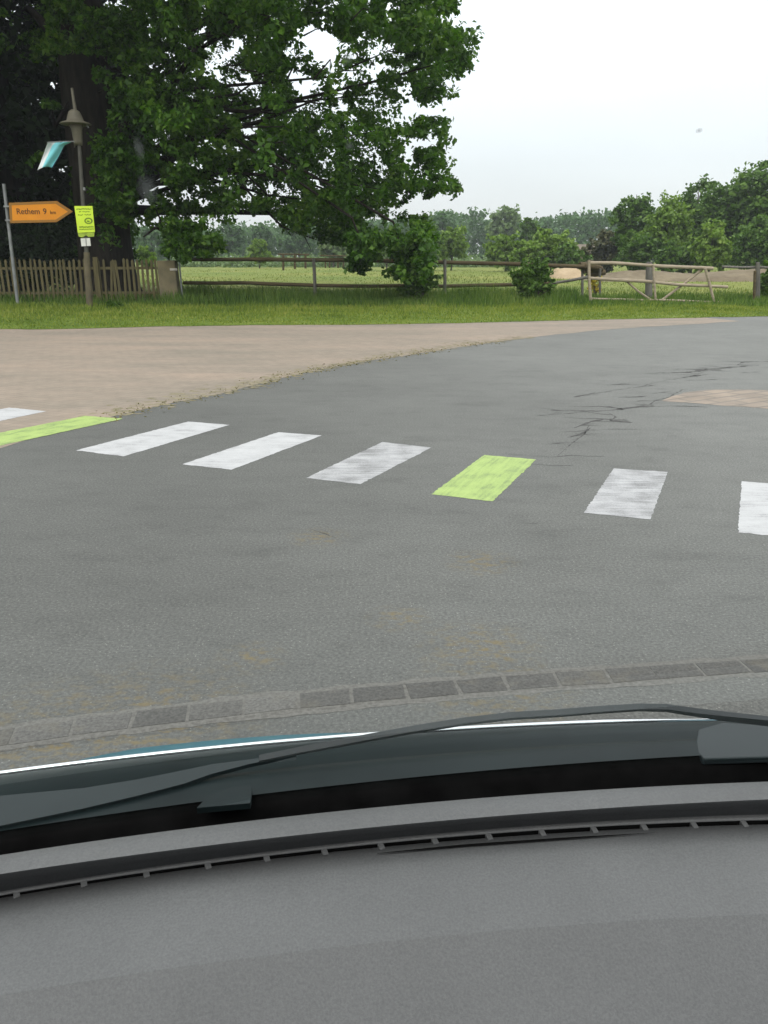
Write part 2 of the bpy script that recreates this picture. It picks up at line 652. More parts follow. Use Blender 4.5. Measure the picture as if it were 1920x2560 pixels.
gc = np.array([gnd(x, y) for x, y in [(-250, 1640), (-30, 1597), (150, 1572), (350, 1545), (600, 1522), (850, 1500), (1100, 1478), (1350, 1458), (1550, 1442), (1750, 1428), (1950, 1416)]])
fitx = np.polyfit(gc[:, 0], gc[:, 1], 3)
xs = np.linspace(gc[0, 0], gc[-1, 0], 60)
ys = np.polyval(fitx, xs)
strip = [(x, y - .085 + rng.normal(0, .006)) for x, y in zip(xs, ys)] + [(x, y + .08 + rng.normal(0, .006)) for x, y in zip(xs[::-1], ys[::-1])]
sheet('gutter_mortar', strip, m_mortar, road, z=.001)
mb = MB()
x = gc[0, 0]
while x < gc[-1, 0]:
    L_ = rng.uniform(.175, .2)
    y0, y1 = np.polyval(fitx, x), np.polyval(fitx, x + L_ * .92)
    for o_, hw, zz in ((0.0, .048, .0025), (-.098, .03, .005)):
        q = [(x, y0 - hw + o_), (x + L_ * .93, y1 - hw + o_), (x + L_ * .93 - .012, y1 + hw + o_), (x - .012, y0 + hw + o_)]
        if o_ == 0:
            q = [(a + rng.uniform(-.006, .006), c + rng.uniform(-.005, .005)) for a, c in q]
            mb.prism([(a, c, -.02) for a, c in q], (0, 0, .02 + zz))
    x += L_
mb.build('gutter_stones', m_gut, road)

# ------------------------------------------------------------------ crossing stripes


def paint(name, c1, c2, thin, ang, lo, hi):
    m, nt, b, o = new_mat(name)
    tco = N(nt, 'ShaderNodeTexCoord').outputs['Object']
    st = noise_node(nt, mapping(nt, mapping(nt, tco, (1, 1, 1), (0, 0, ang)), (2.2, 26, 1)), 1.4, 4, .6)
    fi = noise_node(nt, tco, 85, 4, .8)
    bl_ = noise_node(nt, tco, 5, 3, .6)
    f = math_n(nt, 'ADD', math_n(nt, 'MULTIPLY', st, .32), math_n(nt, 'ADD', math_n(nt, 'MULTIPLY', fi, .33), math_n(nt, 'MULTIPLY', bl_, .35)))
    col = ramp(nt, f, [(lo, c1), ((lo + hi) / 2, c2), (hi, thin)])
    nt.links.new(col, b.inputs['Base Color'])
    b.inputs['Roughness'].default_value = .7
    bump(nt, fi, b, .3, .004)
    return m


m_wh = paint('white paint', (.43, .43, .435), (.37, .37, .375), (.22, .22, .22), .1, .44, .63)
m_wh2 = paint('thin white paint', (.40, .40, .405), (.295, .295, .30), (.15, .15, .15), .05, .39, .6)
m_gr = paint('green paint', (.31, .41, .125), (.26, .35, .105), (.16, .22, .085), -1.15, .43, .60)
GS = 'painted stripes of the crossing'
stripes = [
    ([(20, 881), (100, 889), (5, 909), (-150, 940), (-235, 930)], m_wh, 'white crossing stripe on the pinkish pavers, cut off by the picture edge'),
    ([(184, 899), (266, 905), (-20, 968), (-108, 957)], m_gr, 'long green crossing stripe over the edge between pavers and asphalt'),
    ([(406, 911), (496, 918), (267, 986), (164, 973)], m_wh, 'white crossing stripe next right of the green one at the paver edge'),
    ([(601, 934), (695, 941), (500, 1015), (394, 1003)], m_wh, 'white crossing stripe second from the paver-edge green stripe, solid paint'),
    ([(826, 955), (932, 967), (779, 1046), (661, 1033)], m_wh2, 'greyish thinly painted crossing stripe just left of the mid-road green one'),
    ([(1046, 983), (1158, 993), (1064, 1083), (931, 1068)], m_gr, 'short green crossing stripe in mid road with white ones either side'),
    ([(1326, 1012), (1443, 1020), (1405, 1122), (1261, 1108)], m_wh2, 'streaky white crossing stripe just right of the mid-road green one'),
    ([(1602, 1040), (1745, 1051), (1765, 1168), (1594, 1150)], m_wh, 'white crossing stripe cut off at the right edge of the picture'),
]
for pts, m, lab in stripes:
    P = [gnd(*p) for p in pts]
    ring = []
    for a, c in zip(P, P[1:] + P[:1]):
        n = max(2, int(np.linalg.norm(c - a) / .03))
        for i in range(n):
            p = a + (c - a) * i / n
            j = .010 if 0 < i else .003
            ring.append((p[0] + noise.noise(Vector((p[0] * 23, p[1] * 41, 1.1))) * j, p[1] + noise.noise(Vector((p[0] * 23, p[1] * 23, 7.7))) * j * 1.3))
    s_ = sheet('crossing_stripe', ring, m, None, z=.0036 if 'pavers' in lab else .0016)
    tag(s_, lab, 'road marking', GS)

# ------------------------------------------------------------------ grass


def blades(xy, h, wd, lean=.35, z0=.0):
    n = len(xy)
    a = rng.uniform(0, 2 * math.pi, n)
    ld = rng.uniform(0, 2 * math.pi, n)
    ln = rng.uniform(.05, lean, n) * h
    V = np.empty((n, 3, 3))
    dx, dy = np.cos(a) * wd / 2, np.sin(a) * wd / 2
    V[:, 0] = np.stack([xy[:, 0] - dx, xy[:, 1] - dy, np.full(n, z0)], 1)
    V[:, 1] = np.stack([xy[:, 0] + dx, xy[:, 1] + dy, np.full(n, z0)], 1)
    V[:, 2] = np.stack([xy[:, 0] + np.cos(ld) * ln, xy[:, 1] + np.sin(ld) * ln, z0 + h], 1)
    return V.reshape(-1, 3), np.arange(n * 3).reshape(n, 3)


def nz(xy, s, seed):
    return np.array([noise.noise(Vector((x * s, y * s, seed))) for x, y in xy])


def edge_y(x):
    return np.interp(x, [p[0] for p in egr], [p[1] for p in egr])


m_tall = leaf_mat('tall grass', (.032, .070, .012), (.09, .16, .024), (.21, .26, .06), .3, .6)
m_short = leaf_mat('short grass', (.075, .12, .014), (.165, .225, .028), (.30, .30, .065), .25, .7)
n = 60000
xx = rng.uniform(-17, 19, n)
yy = 25.2 + (rng.uniform(0, 1, n) ** .8) * 5.0
xy = np.stack([xx, yy], 1)
xs_d, _ = proj(np.stack([xx, yy, np.full(n, .3)], 1))
hh = np.clip((.20 + .30 * (yy - 25.2) / 3.0), .16, .46) * (1 + .55 * nz(xy, .7, 4.0)) * rng.uniform(.6, 1.25, n)
hh *= np.where(xs_d < 345, .62, 1.0) * np.where(xs_d > 1250, .55, 1.0)
keep = rng.uniform(0, 1, n) < np.clip(.75 + .8 * nz(xy, .5, 8.0), .2, 1)
V, F = blades(xy[keep], hh[keep], rng.uniform(.018, .045, keep.sum()), .5)
tag(mesh_np('tall_grass', V, F, m_tall), 'tall dark unmown grass along the foot of the rail fence', 'grass', kind='stuff')
n = 52000
xx = rng.uniform(-15, 18, n)
ey = edge_y(xx)
yy = ey + .02 + rng.uniform(0, 1, n) ** 1.1 * (26.0 - ey)
xy = np.stack([xx, yy], 1)
hh = (.035 + .09 * np.clip((yy - ey) / 7, 0, 1)) * (1 + .6 * nz(xy, 1.1, 2.0)) * rng.uniform(.6, 1.3, n)
V, F = blades(xy, hh, rng.uniform(.015, .04, n), .7)
tag(mesh_np('mown_grass', V, F, m_short), 'short sunny-green grass strip between the paving and the long grass', 'grass', kind='stuff')
m_mg = leaf_mat('meadow grass', (.09, .125, .025), (.135, .17, .035), (.20, .205, .055), .3, .7)
n = 34000
yy = 30 + 75 * rng.uniform(0, 1, n) ** 2.2
xx = rng.uniform(-.62, .60, n) * yy
xy = np.stack([xx, yy], 1)
hh = np.clip(.09 + .16 * nz(xy, .12, 3.0) + .07 * nz(xy, .6, 5.0), .03, .26) * rng.uniform(.6, 1.3, n)
V, F = blades(xy, hh, rng.uniform(.02, .05, n) * np.sqrt(yy / 30), .6, -.05)
tag(mesh_np('meadow_grass', V, F, m_mg), 'rough yellowish meadow grass beyond the rail fence', 'grass', kind='stuff')
# weeds and moss in the seam between pavers and asphalt
m_weed = leaf_mat('seam weeds', (.07, .07, .02), (.15, .13, .05), (.26, .22, .12), .2, .8)
pp = []
for k, (x, y) in enumerate(bpr):
    px, py = proj(np.array([[x, y, 0]]))
    if px[0] < 240 or px[0] > 1060:
        continue
    d_ = noise.noise(Vector((x * 1.3, y * 1.3, 6.0)))
    for q in range(int(16 * max(0, .5 + d_))):
        pp.append((x + rng.normal(0, .12), y + rng.normal(.06, .16)))
pp = np.array(pp)
V, F = blades(pp, rng.uniform(.005, .018, len(pp)), rng.uniform(.02, .05, len(pp)), 1.8)
tag(mesh_np('seam_weeds', V, F, m_weed), 'low weeds and moss in the seam of pavers and asphalt', 'weeds', kind='stuff')

# ------------------------------------------------------------------ trees
m_bark = simple('bark', (.030, .025, .020), (.012, .010, .008), .95, 3, (3, 3, .5), .1, bmp=.6)
m_bark2 = simple('pale bark', (.10, .085, .065), (.05, .042, .034), .9, 3, (3, 3, .5), .2)
m_oak = leaf_mat('oak leaves', (.016, .046, .005), (.056, .138, .011), (.15, .25, .034), .4, .45)
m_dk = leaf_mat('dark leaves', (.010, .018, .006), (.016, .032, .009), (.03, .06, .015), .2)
m_mid = leaf_mat('broad leaves', (.036, .075, .012), (.078, .155, .024), (.15, .24, .045), .32)
m_lt = leaf_mat('light leaves', (.08, .14, .020), (.15, .25, .035), (.25, .34, .07), .34)
m_blue = leaf_mat('far leaves', (.045, .095, .034), (.072, .145, .050), (.11, .19, .068), .28)
m_pale = leaf_mat('pale leaves', (.10, .16, .065), (.15, .22, .09), (.21, .28, .12), .3)
m_brn = leaf_mat('brown leaves', (.055, .065, .03), (.095, .10, .045), (.14, .13, .06), .25)

# the big oak
TX = X(232, 33.0)
oak = thing('oak_tree', 'huge dark oak with thick trunk and wide drooping crown behind the picket fence', 'tree', (TX, 33, 0))
mb = MB()
tp = [(TX, 33, -.1), (TX, 33, .5), (TX + .02, 33, 1.5), (TX + .02, 33, 3.0), (TX - .05, 33, 5), (TX - .1, 33.1, 7.5), (TX - .1, 33.2, 10), (TX, 33, 14), (TX, 33, 19)]
mb.tube(tp, [1.45, 1.15, 1.04, .98, .95, .95, .8, .5, .12], 20)
mb.build('trunk', m_bark, oak)
main = [(-140, -160), (1010, -160), (965, 0), (975, 45), (1000, 70), (1010, 110), (985, 165), (948, 185), (945, 232), (915, 235), (900, 195), (862, 205), (826, 238), (800, 238), (815, 262), (838, 282), (858, 262), (885, 256), (930, 252), (975, 278), (985, 300), (962, 345), (985, 362), (1006, 400), (1004, 415), (975, 398), (940, 415), (930, 440), (905, 428), (885, 432), (895, 465), (928, 472), (932, 500), (905, 530), (890, 545), (850, 540), (800, 512), (770, 530), (735, 512), (690, 488), (640, 478), (600, 458), (540, 450), (505, 432), (470, 424), (430, 405), (380, 398), (310, 395), (288, 405), (283, 545), (-140, 545)]
tail1 = [(735, 500), (800, 505), (820, 540), (800, 560), (780, 588), (762, 575), (750, 540)]
tail2 = [(830, 500), (915, 500), (930, 560), (912, 600), (870, 604), (840, 600), (862, 570), (845, 540)]
lowc = [(355, 480), (430, 478), (475, 520), (470, 545), (400, 558), (365, 545)]
holes = [(100, 22, 15, 0), (415, 400, 60, .3), (330, 400, 45, .25), (360, 330, 30, .35), (690, 190, 60, .22), (660, 100, 46, .28), (750, 130, 52, .34), (640, 165, 26, .1), (720, 60, 30, .4), (355, 300, 26, .2), (400, 325, 30, .2), (640, 420, 30, .7), (820, 170, 40, .5), (840, 100, 30, .4), (880, 60, 22, .4), (930, 130, 24, .5), (560, 230, 16, .3), (530, 300, 18, .4), (480, 330, 20, .5), (300, 420, 25, .2), (500, 390, 24, .4), (880, 145, 25, .45), (905, 300, 16, .4), (450, 460, 20, .2), (560, 70, 25, .5), (500, 130, 15, .4), (600, 440, 22, .5)]
N0 = 26000
cen = np.array([TX, 33.5, 11.5])
u = unit(rng.normal(size=(N0, 3))) * (rng.uniform(0.02, 1, (N0, 1)) ** (1 / 3))
P = cen + u * np.array([19.5, 12.5, 12.0])
px, py = proj(P)
fr = (px > -80) & (px < 1800) & (py > -40)
ok = np.zeros(N0, bool)
inside = in_poly(px, py, main)
prob = np.where(inside, 1.0, 0.0)
for hx, hy, hr, pr in holes:
    d2 = ((px - hx) ** 2 + (py - hy) ** 2) / hr ** 2
    prob = np.where(d2 < 1, prob * pr, prob)
lump = np.array([noise.noise(Vector((p[0] * .33, p[1] * .33, p[2] * .42))) for p in P])
prob *= np.clip(.62 + 1.5 * lump, .04, 1)
prob = np.where(fr, prob, np.where((py <= -40) & (px < 960), .28, np.where(px < 0, .5, 0)))
# the trunk stands free below the crown, seen between x 190 and 290
prob = np.where(fr & (px < 330) & (P[:, 1] < 29.5), 0, prob)
prob = np.where((py <= -40) & (px > 960), 0, prob)
prob = np.where(fr & (px < 195) & (py > 135), prob * .10, prob)
prob = np.where(fr & (px < 70), prob * .4, prob)
prob = np.where(fr & (py > 470) & (px < 300) & (P[:, 1] < 33), prob * .12, prob)
ok = rng.uniform(0, 1, N0) < prob * .32
Pf = P[ok & fr]
Po = P[ok & ~fr & ((py < -95) | (px < -130)) & ((P[:, 1] > 29.5) | (px > 330) | (py < -220))]
ex = []
spr1 = [(292, 395), (470, 395), (500, 440), (440, 490), (330, 495), (290, 470)]
spr2 = [(500, 420), (740, 420), (830, 535), (770, 545), (700, 520), (640, 495), (590, 470)]
lobe1 = [(840, 280), (900, 258), (975, 280), (980, 300), (958, 345), (1000, 395), (1002, 412), (940, 410), (925, 436), (880, 425), (830, 400)]
lobe2 = [(800, -10), (965, -10), (978, 50), (1005, 90), (985, 160), (945, 180), (935, 228), (905, 200), (860, 120)]
fr4 = [(290, 170), (480, 170), (530, 300), (440, 400), (300, 390), (285, 280)]
fr1 = [(95, -20), (420, -20), (440, 130), (330, 170), (200, 150), (110, 100)]
fr2 = [(240, 170), (330, 200), (300, 330), (240, 300)]
fr3 = [(205, 300), (300, 330), (290, 420), (275, 500), (215, 440)]
spr3 = [(900, 480), (935, 500), (925, 560), (880, 560)]
for poly, nn, Ys in ((tail1, 34, (25.5, 28)), (tail2, 60, (25.5, 27.6)), (lowc, 60, (26.4, 28.0)), (spr1, 48, (29, 34)), (spr2, 90, (28, 34)), (spr3, 24, (26, 29)), (fr4, 110, (27.5, 31)), (fr1, 120, (28.6, 31.2)), (fr2, 40, (28.6, 31.0)), (fr3, 60, (28.6, 31.5)), (lobe1, 60, (27, 36)), (lobe2, 50, (27, 36))):
    q = np.array(poly, float)
    c = 0
    while c < nn:
        a_, b_ = rng.uniform(q[:, 0].min(), q[:, 0].max()), rng.uniform(q[:, 1].min(), q[:, 1].max())
        if in_poly(np.array([a_]), np.array([b_]), poly)[0]:
            ex.append(at(a_, b_, rng.uniform(*Ys)))
            c += 1
ex = np.array(ex)
print('oak sprays', len(Pf), len(Po))
Pl, d = sprays(Pf, rng.uniform(.30, .70, len(Pf)), 115, .7, 1.25)
V1, F1 = leaf_cards(Pl, d, np.full(len(Pl), .205), .6, .7, .5)
Pl, d = sprays(ex, rng.uniform(.14, .42, len(ex)), 50, .8)
V2, F2 = leaf_cards(Pl, d, np.full(len(Pl), .2), .6, .6, .5)
Pl, d = sprays(Po, rng.uniform(.7, 1.1, len(Po)), 90, .7)
V3, F3 = leaf_cards(Pl, d, np.full(len(Pl), .34), .7, .7, .5)
V = np.concatenate([V1, V2, V3])
F = np.concatenate([F1, F2 + len(V1), F3 + len(V1) + len(V2)])
mesh_np('crown', V, F, m_oak, oak)
mb = MB()
sel = rng.choice(len(Pf), 34, replace=False)
for i in sel:
    p = Pf[i]
    z0 = float(np.clip(p[2] - .35 * math.hypot(p[0] - TX, p[1] - 33), 3.2, 12))
    a = np.array([TX, 33.0, z0])
    m1 = a + (p - a) * .35 + np.array([0, 0, 1.0]) + rng.normal(0, .6, 3)
    m2 = a + (p - a) * .72 + np.array([0, 0, .7]) + rng.normal(0, .5, 3)
    big_ = i % 3 == 0
    mb.tube([a, m1, m2, p], [.26 if big_ else .13, .15 if big_ else .075, .07 if big_ else .04, .012], 6, cap=False)
# twigs inside every spray that stands near a gap
for i in range(0, len(Pf), 5):
    p = Pf[i]
    dr = np.array([TX, 33, p[2] - 1.5]) - p
    dr = dr / np.linalg.norm(dr)
    mb.tube([p + rng.normal(0, .25, 3), p + dr * .5 + rng.normal(0, .15, 3), p + dr * 1.0], [.008, .02, .035], 4, cap=False)
# two drooping bare branches seen under the crown and the crooked one by the trunk
mb.tube([np.array([TX, 33, 5.5]), np.array([TX + 2.6, 31.5, 7.4])] + [at(x, y, 30) for x, y in [(560, 440), (610, 490), (655, 508), (690, 520)]], [.08, .05, .045, .035, .025, .01], 5)
mb.tube([np.array([TX, 33, 5.5]), np.array([TX + 2.6, 31.5, 7.4])] + [at(x, y, 30) for x, y in [(640, 480), (660, 515), (672, 540)]], [.07, .04, .03, .02, .008], 5)
mb.tube([at(x, y, 29.5) for x, y in [(310, 512), (335, 492), (352, 498), (372, 520), (385, 560)]], [.02, .05, .06, .08, .10], 6)
mb.tube([at(x, y, 29.5) for x, y in [(352, 498), (345, 470), (330, 440)]], [.05, .035, .015], 5)
mb.tube([np.array([TX, 33, 5.5]), np.array([TX + 2.6, 31.5, 7.4])] + [at(x, y, 26.8) for x, y in [(850, 480), (868, 540), (880, 600)]], [.08, .05, .04, .03, .012], 5)
mb.tube([np.array([TX, 33, 5.5]), np.array([TX + 2.6, 31.5, 7.4])] + [at(x, y, 26.8) for x, y in [(760, 470), (785, 530), (790, 580)]], [.08, .05, .04, .03, .012], 5)
mb.build('branches', m_bark, oak)

# second dark trunk and crown at the left edge
D2 = (X(48, 38), 38.0, 0)
dt = thing('shade_tree', 'second dark tree with blackish leaves at the left edge behind the oak', 'tree', D2)
mb = MB()
mb.tube([(D2[0], 38, -.1), (D2[0], 38, 2), (D2[0] - .1, 38, 6), (D2[0], 38, 12)], [1.0, .8, .7, .3], 14)
mb.build('trunk', m_bark, dt)
n = 680
P2 = np.array([D2[0] - 2, 40, 9.0]) + unit(rng.normal(size=(n, 3))) * (rng.uniform(.1, 1, (n, 1)) ** .4) * np.array([9.5, 4.5, 8])
qx, qy = proj(P2)
hole = ((qx - 100) / 16) ** 2 + ((qy - 22) / 22) ** 2 < 1
P2 = P2[(P2[:, 2] > .6) & (qx < 300) & ~hole]
Pl, d = sprays(P2, .95, 70, .8)
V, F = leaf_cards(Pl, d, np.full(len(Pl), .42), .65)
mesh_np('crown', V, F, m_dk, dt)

# dark hedge behind the picket fence
hx0, hx1 = X(-160, 35), X(205, 35)
n = 330
P3 = np.stack([rng.uniform(hx0, hx1, n), rng.uniform(34.2, 35.8, n), rng.uniform(.2, 1, n) * 2.6], 1)
Pl, d = sprays(P3, .5, 60, .9)
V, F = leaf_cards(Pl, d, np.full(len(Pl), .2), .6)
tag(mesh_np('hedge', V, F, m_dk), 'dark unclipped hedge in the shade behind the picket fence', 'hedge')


def tree(name, label, px_, top, base, wpx, Y, m, cat='tree', n_sp=60, per=45, leaf=None, bark=None, shape=1.0, group=None, trunk=True, yd=.7, lowfrac=.12):
    """a tree read off the photo: px_ its middle, top/base rows, width in photo pixels, Y metres away"""
    dep = Y * cp
    sc = dep * K / FPX
    x0 = X(px_, Y)
    H = 1.5 + (553 - top) * sc / cp * (.93 if name.startswith(('grove', 'far')) else .97)
    rx = wpx * sc / 2
    t = thing(name, label, cat, (x0, Y, 0), group)
    leaf = leaf or max(.12, 7.0 * sc)
    lf = (.03 if name.startswith(('grove', 'field', 'brown')) else lowfrac) if trunk else 0.02
    zb = H * lf
    if name in ('grove_tree', 'grove_bush', 'field_bush', 'brown_bush'):
        rx *= 1.22
        n_sp = int(n_sp * 1.35)
    rz = (H - zb) / 2
    c = np.array([x0, Y, zb + rz])
    u_ = unit(rng.normal(size=(n_sp, 3))) * (rng.uniform(.15, 1, (n_sp, 1)) ** .45)
    lum = 1 + .5 * np.array([noise.noise(Vector((a[0] * 1.3, a[1] * 1.3 + px_, a[2] * 1.3 + top))) for a in u_])[:, None]
    lum = np.minimum(lum, 1.18) if trunk else .85 + (lum - 1) * 1.5
    Pc = c + u_ * lum * np.array([rx, rx * yd, rz]) * np.array([.86, .86, .9])
    w_ = np.clip((Pc[:, 2] - zb) / (H - zb), 0, 1)
    Pc[:, 0] = x0 + (Pc[:, 0] - x0) * (1 - (1 - shape) * w_)
    rs = .215 * (rx + rz) / 2
    Pl_, d_ = sprays(Pc, rng.uniform(.5, 1.25, n_sp) * rs, per, .8, 1.0 if trunk else 1.8)
    Pl_[:, 2] = np.maximum(Pl_[:, 2], .05)
    V_, F_ = leaf_cards(Pl_, d_, np.full(len(Pl_), leaf), .7, .6, .6)
    mesh_np('crown', V_, F_, m, t)
    if trunk:
        mb_ = MB()
        tr = max(.05, H * .018)
        mb_.tube([(x0, Y, -.05), (x0 + .02 * H, Y, H * .3), (x0, Y, H * .62), (x0, Y, H * .9)], [tr * 1.3, tr, tr * .7, tr * .15], 7)
        for i in range(0, n_sp, 6):
            p = Pc[i]
            a = np.array([x0, Y, max(H * .15, p[2] - .3 * H)])
            mb_.tube([a, (a + p) / 2 + np.array([0, 0, .04 * H]), p], [tr * .5, tr * .3, tr * .08], 5, cap=False)
        mb_.build('trunk', bark or m_bark2, t)
    else:
        mb_ = MB()
        for i in range(0, n_sp, 4):
            p = Pc[i]
            mb_.tube([(x0 + (p[0] - x0) * .15, Y, 0), ((x0 + p[0]) / 2, (Y + p[1]) / 2, p[2] * .6), p], [.035, .022, .006], 5, cap=False)
        mb_.build('stems', bark or m_bark2, t)
    return t


# far dark woods: one mass
sky_d = [(-200, 470), (0, 470), (280, 488), (330, 500), (400, 492), (470, 503), (505, 478), (540, 505), (572, 487), (605, 492), (650, 486), (720, 485), (800, 480), (900, 480), (940, 464), (1000, 466), (1030, 478), (1100, 486), (1180, 478), (1240, 466), (1330, 470), (1500, 462), (1700, 460), (1900, 460)]
n = 5200
qx = rng.uniform(-200, 1850, n)
Yw = rng.uniform(205, 240, n)
topr = np.interp(qx, [p[0] for p in sky_d], [p[1] for p in sky_d])
topr = topr + 9 + 9 * np.array([noise.noise(Vector((a * .028, 0, 1))) for a in qx]) + 7 * np.array([noise.noise(Vector((a * .09, 0, 5))) for a in qx])
Hw = 1.5 + (553 - topr) * (220 * K / FPX)
zz = Hw * (1 - rng.uniform(0, 1, n) ** 1.5 * .98)
P4 = np.stack([(qx - 829.5) * K / FPX * 220 * cp, Yw, zz], 1)
Pl, d = sprays(P4, rng.uniform(1.0, 1.9, n), 15, .9)
V, F = leaf_cards(Pl, d, np.full(len(Pl), 1.0), .75, .5, .6)
tag(mesh_np('far_woods', V, F, m_blue), 'bluish far-off woods along the whole horizon', 'woods', kind='stuff')

T = tree
T('far_tree', 'tall pale green tree standing highest above the far woods', 1087, 443, 556, 84, 175, m_pale, n_sp=80, per=40, leaf=.9, lowfrac=.2)
T('far_tree', 'dark rounded tree just right of the oak, at the far woods', 955, 462, 556, 90, 185, m_blue, n_sp=70, per=40, leaf=.9)
T('far_tree', 'slim dark tree right of the tall pale tree', 1143, 468, 556, 48, 120, m_mid, n_sp=60, per=40, leaf=.6)
T('round_bush', 'bright green rounded tree right of the oak crown, before the woods', 975, 490, 556, 95, 95, m_lt, n_sp=80, per=45, leaf=.4)
T('round_bush', 'dark-based bushy tree half hidden by the oak crown', 925, 492, 556, 62, 90, m_mid, n_sp=50, per=45, leaf=.4)
T('field_bush', 'light green bush below the tall pale tree', 1092, 506, 560, 95, 88, m_lt, n_sp=80, per=45, leaf=.38)
T('field_bush', 'broad light green bush right of the slim dark tree', 1190, 498, 566, 105, 80, m_lt, n_sp=90, per=45, leaf=.36)
T('field_bush', 'yellowish green low bush between the two light bushes', 1140, 522, 562, 70, 78, m_lt, n_sp=50, per=45, leaf=.36)
T('field_bush', 'small green bush in front of the reddish roof', 1232, 530, 566, 60, 74, m_mid, n_sp=45, per=45, leaf=.34)
T('brown_bush', 'brownish leaved bush above the left end of the gate', 1312, 500, 568, 92, 82, m_brn, n_sp=80, per=45, leaf=.36)
# right-hand group
T('grove_tree', 'dark slender tree at the left end of the right-hand grove', 1362, 408, 572, 80, 78, m_mid, n_sp=110, per=45, leaf=.36)
T('grove_tree', 'bright green tree second from the left in the right-hand grove', 1432, 425, 575, 100, 72, m_lt, n_sp=120, per=45, leaf=.34)
T('grove_tree', 'tall loose tree in the middle of the right-hand grove', 1492, 392, 575, 95, 80, m_mid, n_sp=110, per=45, leaf=.36)
T('grove_tree', 'full green tree right of the middle of the grove', 1560, 384, 575, 120, 76, m_mid, n_sp=140, per=45, leaf=.36)
T('grove_tree', 'tallest tree of the grove, touching the right picture edge', 1632, 358, 575, 130, 74, m_mid, n_sp=150, per=45, leaf=.36)
T('grove_tree', 'tree of the grove cut off by the right picture edge', 1720, 372, 575, 120, 76, m_mid, n_sp=80, per=45, leaf=.4)
T('grove_bush', 'pale green pointed bush in front of the grove, right of the gate', 1532, 478, 578, 88, 64, m_lt, n_sp=90, per=45, leaf=.3, shape=.6)
T('grove_bush', 'dark green bush at the foot of the grove by the right edge', 1630, 470, 578, 110, 66, m_mid, n_sp=100, per=45, leaf=.3)
T('grove_bush', 'green bush at the foot of the grove, left of the gate post', 1375, 500, 574, 80, 70, m_mid, n_sp=80, per=45, leaf=.32)
T('grove_bush', 'low green bush behind the middle of the gate', 1455, 520, 576, 75, 66, m_mid, n_sp=70, per=45, leaf=.3)
# left, under the oak
T('meadow_tree', 'light green round bush alone in the meadow under the oak crown', 560, 517, 557, 62, 110, m_lt, n_sp=60, per=45, leaf=.42)
T('meadow_tree', 'grey-green tree left of the round meadow bush', 505, 482, 557, 58, 165, m_blue, n_sp=60, per=40, leaf=.8)
T('meadow_tree', 'dome-shaped dark tree right of the grey-green tree', 572, 488, 557, 55, 175, m_blue, n_sp=60, per=40, leaf=.8)
T('meadow_tree', 'wide hazy tree under the oak crown, middle of the meadow edge', 645, 487, 557, 90, 170, m_blue, n_sp=80, per=40, leaf=.8)
T('meadow_tree', 'pale hazy bush at the meadow edge below the hanging branches', 720, 500, 557, 70, 120, m_pale, n_sp=60, per=40, leaf=.6)
T('meadow_tree', 'hazy green tree just right of the oak trunk', 330, 492, 557, 70, 150, m_blue, n_sp=60, per=40, leaf=.7)
T('meadow_tree', 'light bush low beside the oak trunk', 318, 530, 560, 50, 70, m_lt, n_sp=40, per=40, leaf=.35)
T('meadow_tree', 'yellowish bush in the meadow right of the hanging branches', 835, 505, 558, 70, 90, m_pale, n_sp=60, per=40, leaf=.42)
# bushes at the fence
T('fence_bush', 'leafy bush under the drooping oak branches at the rail fence', 908, 558, 640, 92, 27.4, m_mid, 'bush', n_sp=70, per=70, leaf=.13, trunk=False)
T('fence_bush', 'dark leafy bush standing alone at the rail fence left of the gate', 1150, 557, 655, 98, 27.2, m_mid, 'bush', n_sp=75, per=70, leaf=.14, trunk=False)
T('fence_bush', 'green bush at the right picture edge behind the end post', 1668, 562, 640, 60, 29.0, m_mid, 'bush', n_sp=45, per=60, leaf=.14, trunk=False)
T('weed_plant', 'small bluish green plant at the foot of the lamp post', 240, 646, 668, 46, 24.6, m_mid, 'plant', n_sp=20, per=50, leaf=.09, trunk=False)

# pale reed strip along the meadow's far edge
n = 900
qx = rng.uniform(380, 1260, n)
P5 = np.stack([(qx - 829.5) * K / FPX * 128 * cp, rng.uniform(120, 140, n), rng.uniform(.1, .9, n)], 1)
Pl, d = sprays(P5, 1.0, 22, .7)
V, F = leaf_cards(Pl, d, np.full(len(Pl), .5), .6)
tag(mesh_np('tall_herbs', V, F, m_pale), 'pale green strip of tall herbs along the far edge of the meadow', 'herbs', kind='stuff')

# earth bank and sand heap
m_earth = ground_mat('earth', [(.3, (.10, .075, .05)), (.5, (.16, .13, .085)), (.7, (.22, .18, .12))], .35, 3)
m_sand = ground_mat('sand', [(.3, (.27, .20, .125)), (.5, (.35, .265, .165)), (.7, (.42, .32, .21))], .4, 5)


def mound(name, x0, x1, y0, y1, h, m, seed, nx=70, ny=14):
    V_, F_ = [], []
    for j in range(ny):
        for i in range(nx):
            u1, v1 = i / (nx - 1), j / (ny - 1)
            x_, y_ = x0 + (x1 - x0) * u1, y0 + (y1 - y0) * v1
            e = min(1, 5 * min(u1, 1 - u1)) ** .7 * math.sin(math.pi * v1) ** .8
            z_ = -.07 + (h + .07) * e * (.75 + .5 * noise.noise(Vector((x_ * .22, y_ * .3, seed))) + .2 * noise.noise(Vector((x_, y_, seed))))
            V_.append((x_, y_, z_))
    for j in range(ny - 1):
        for i in range(nx - 1):
            a = j * nx + i
            F_.append((a, a + 1, a + nx + 1, a + nx))
    return mesh_np(name, V_, F_, m, None, True)


tag(mound('earth_bank', X(1265, 56), X(1800, 56), 53, 60, .66, m_earth, 2.0), kind='structure')
tag(mound('sand_heap', X(1195, 62), X(1262, 62), 60, 65, 1.05, m_sand, 5.0, 30, 10), 'pale orange heap of sand behind the bush left of the gate', 'sand heap')

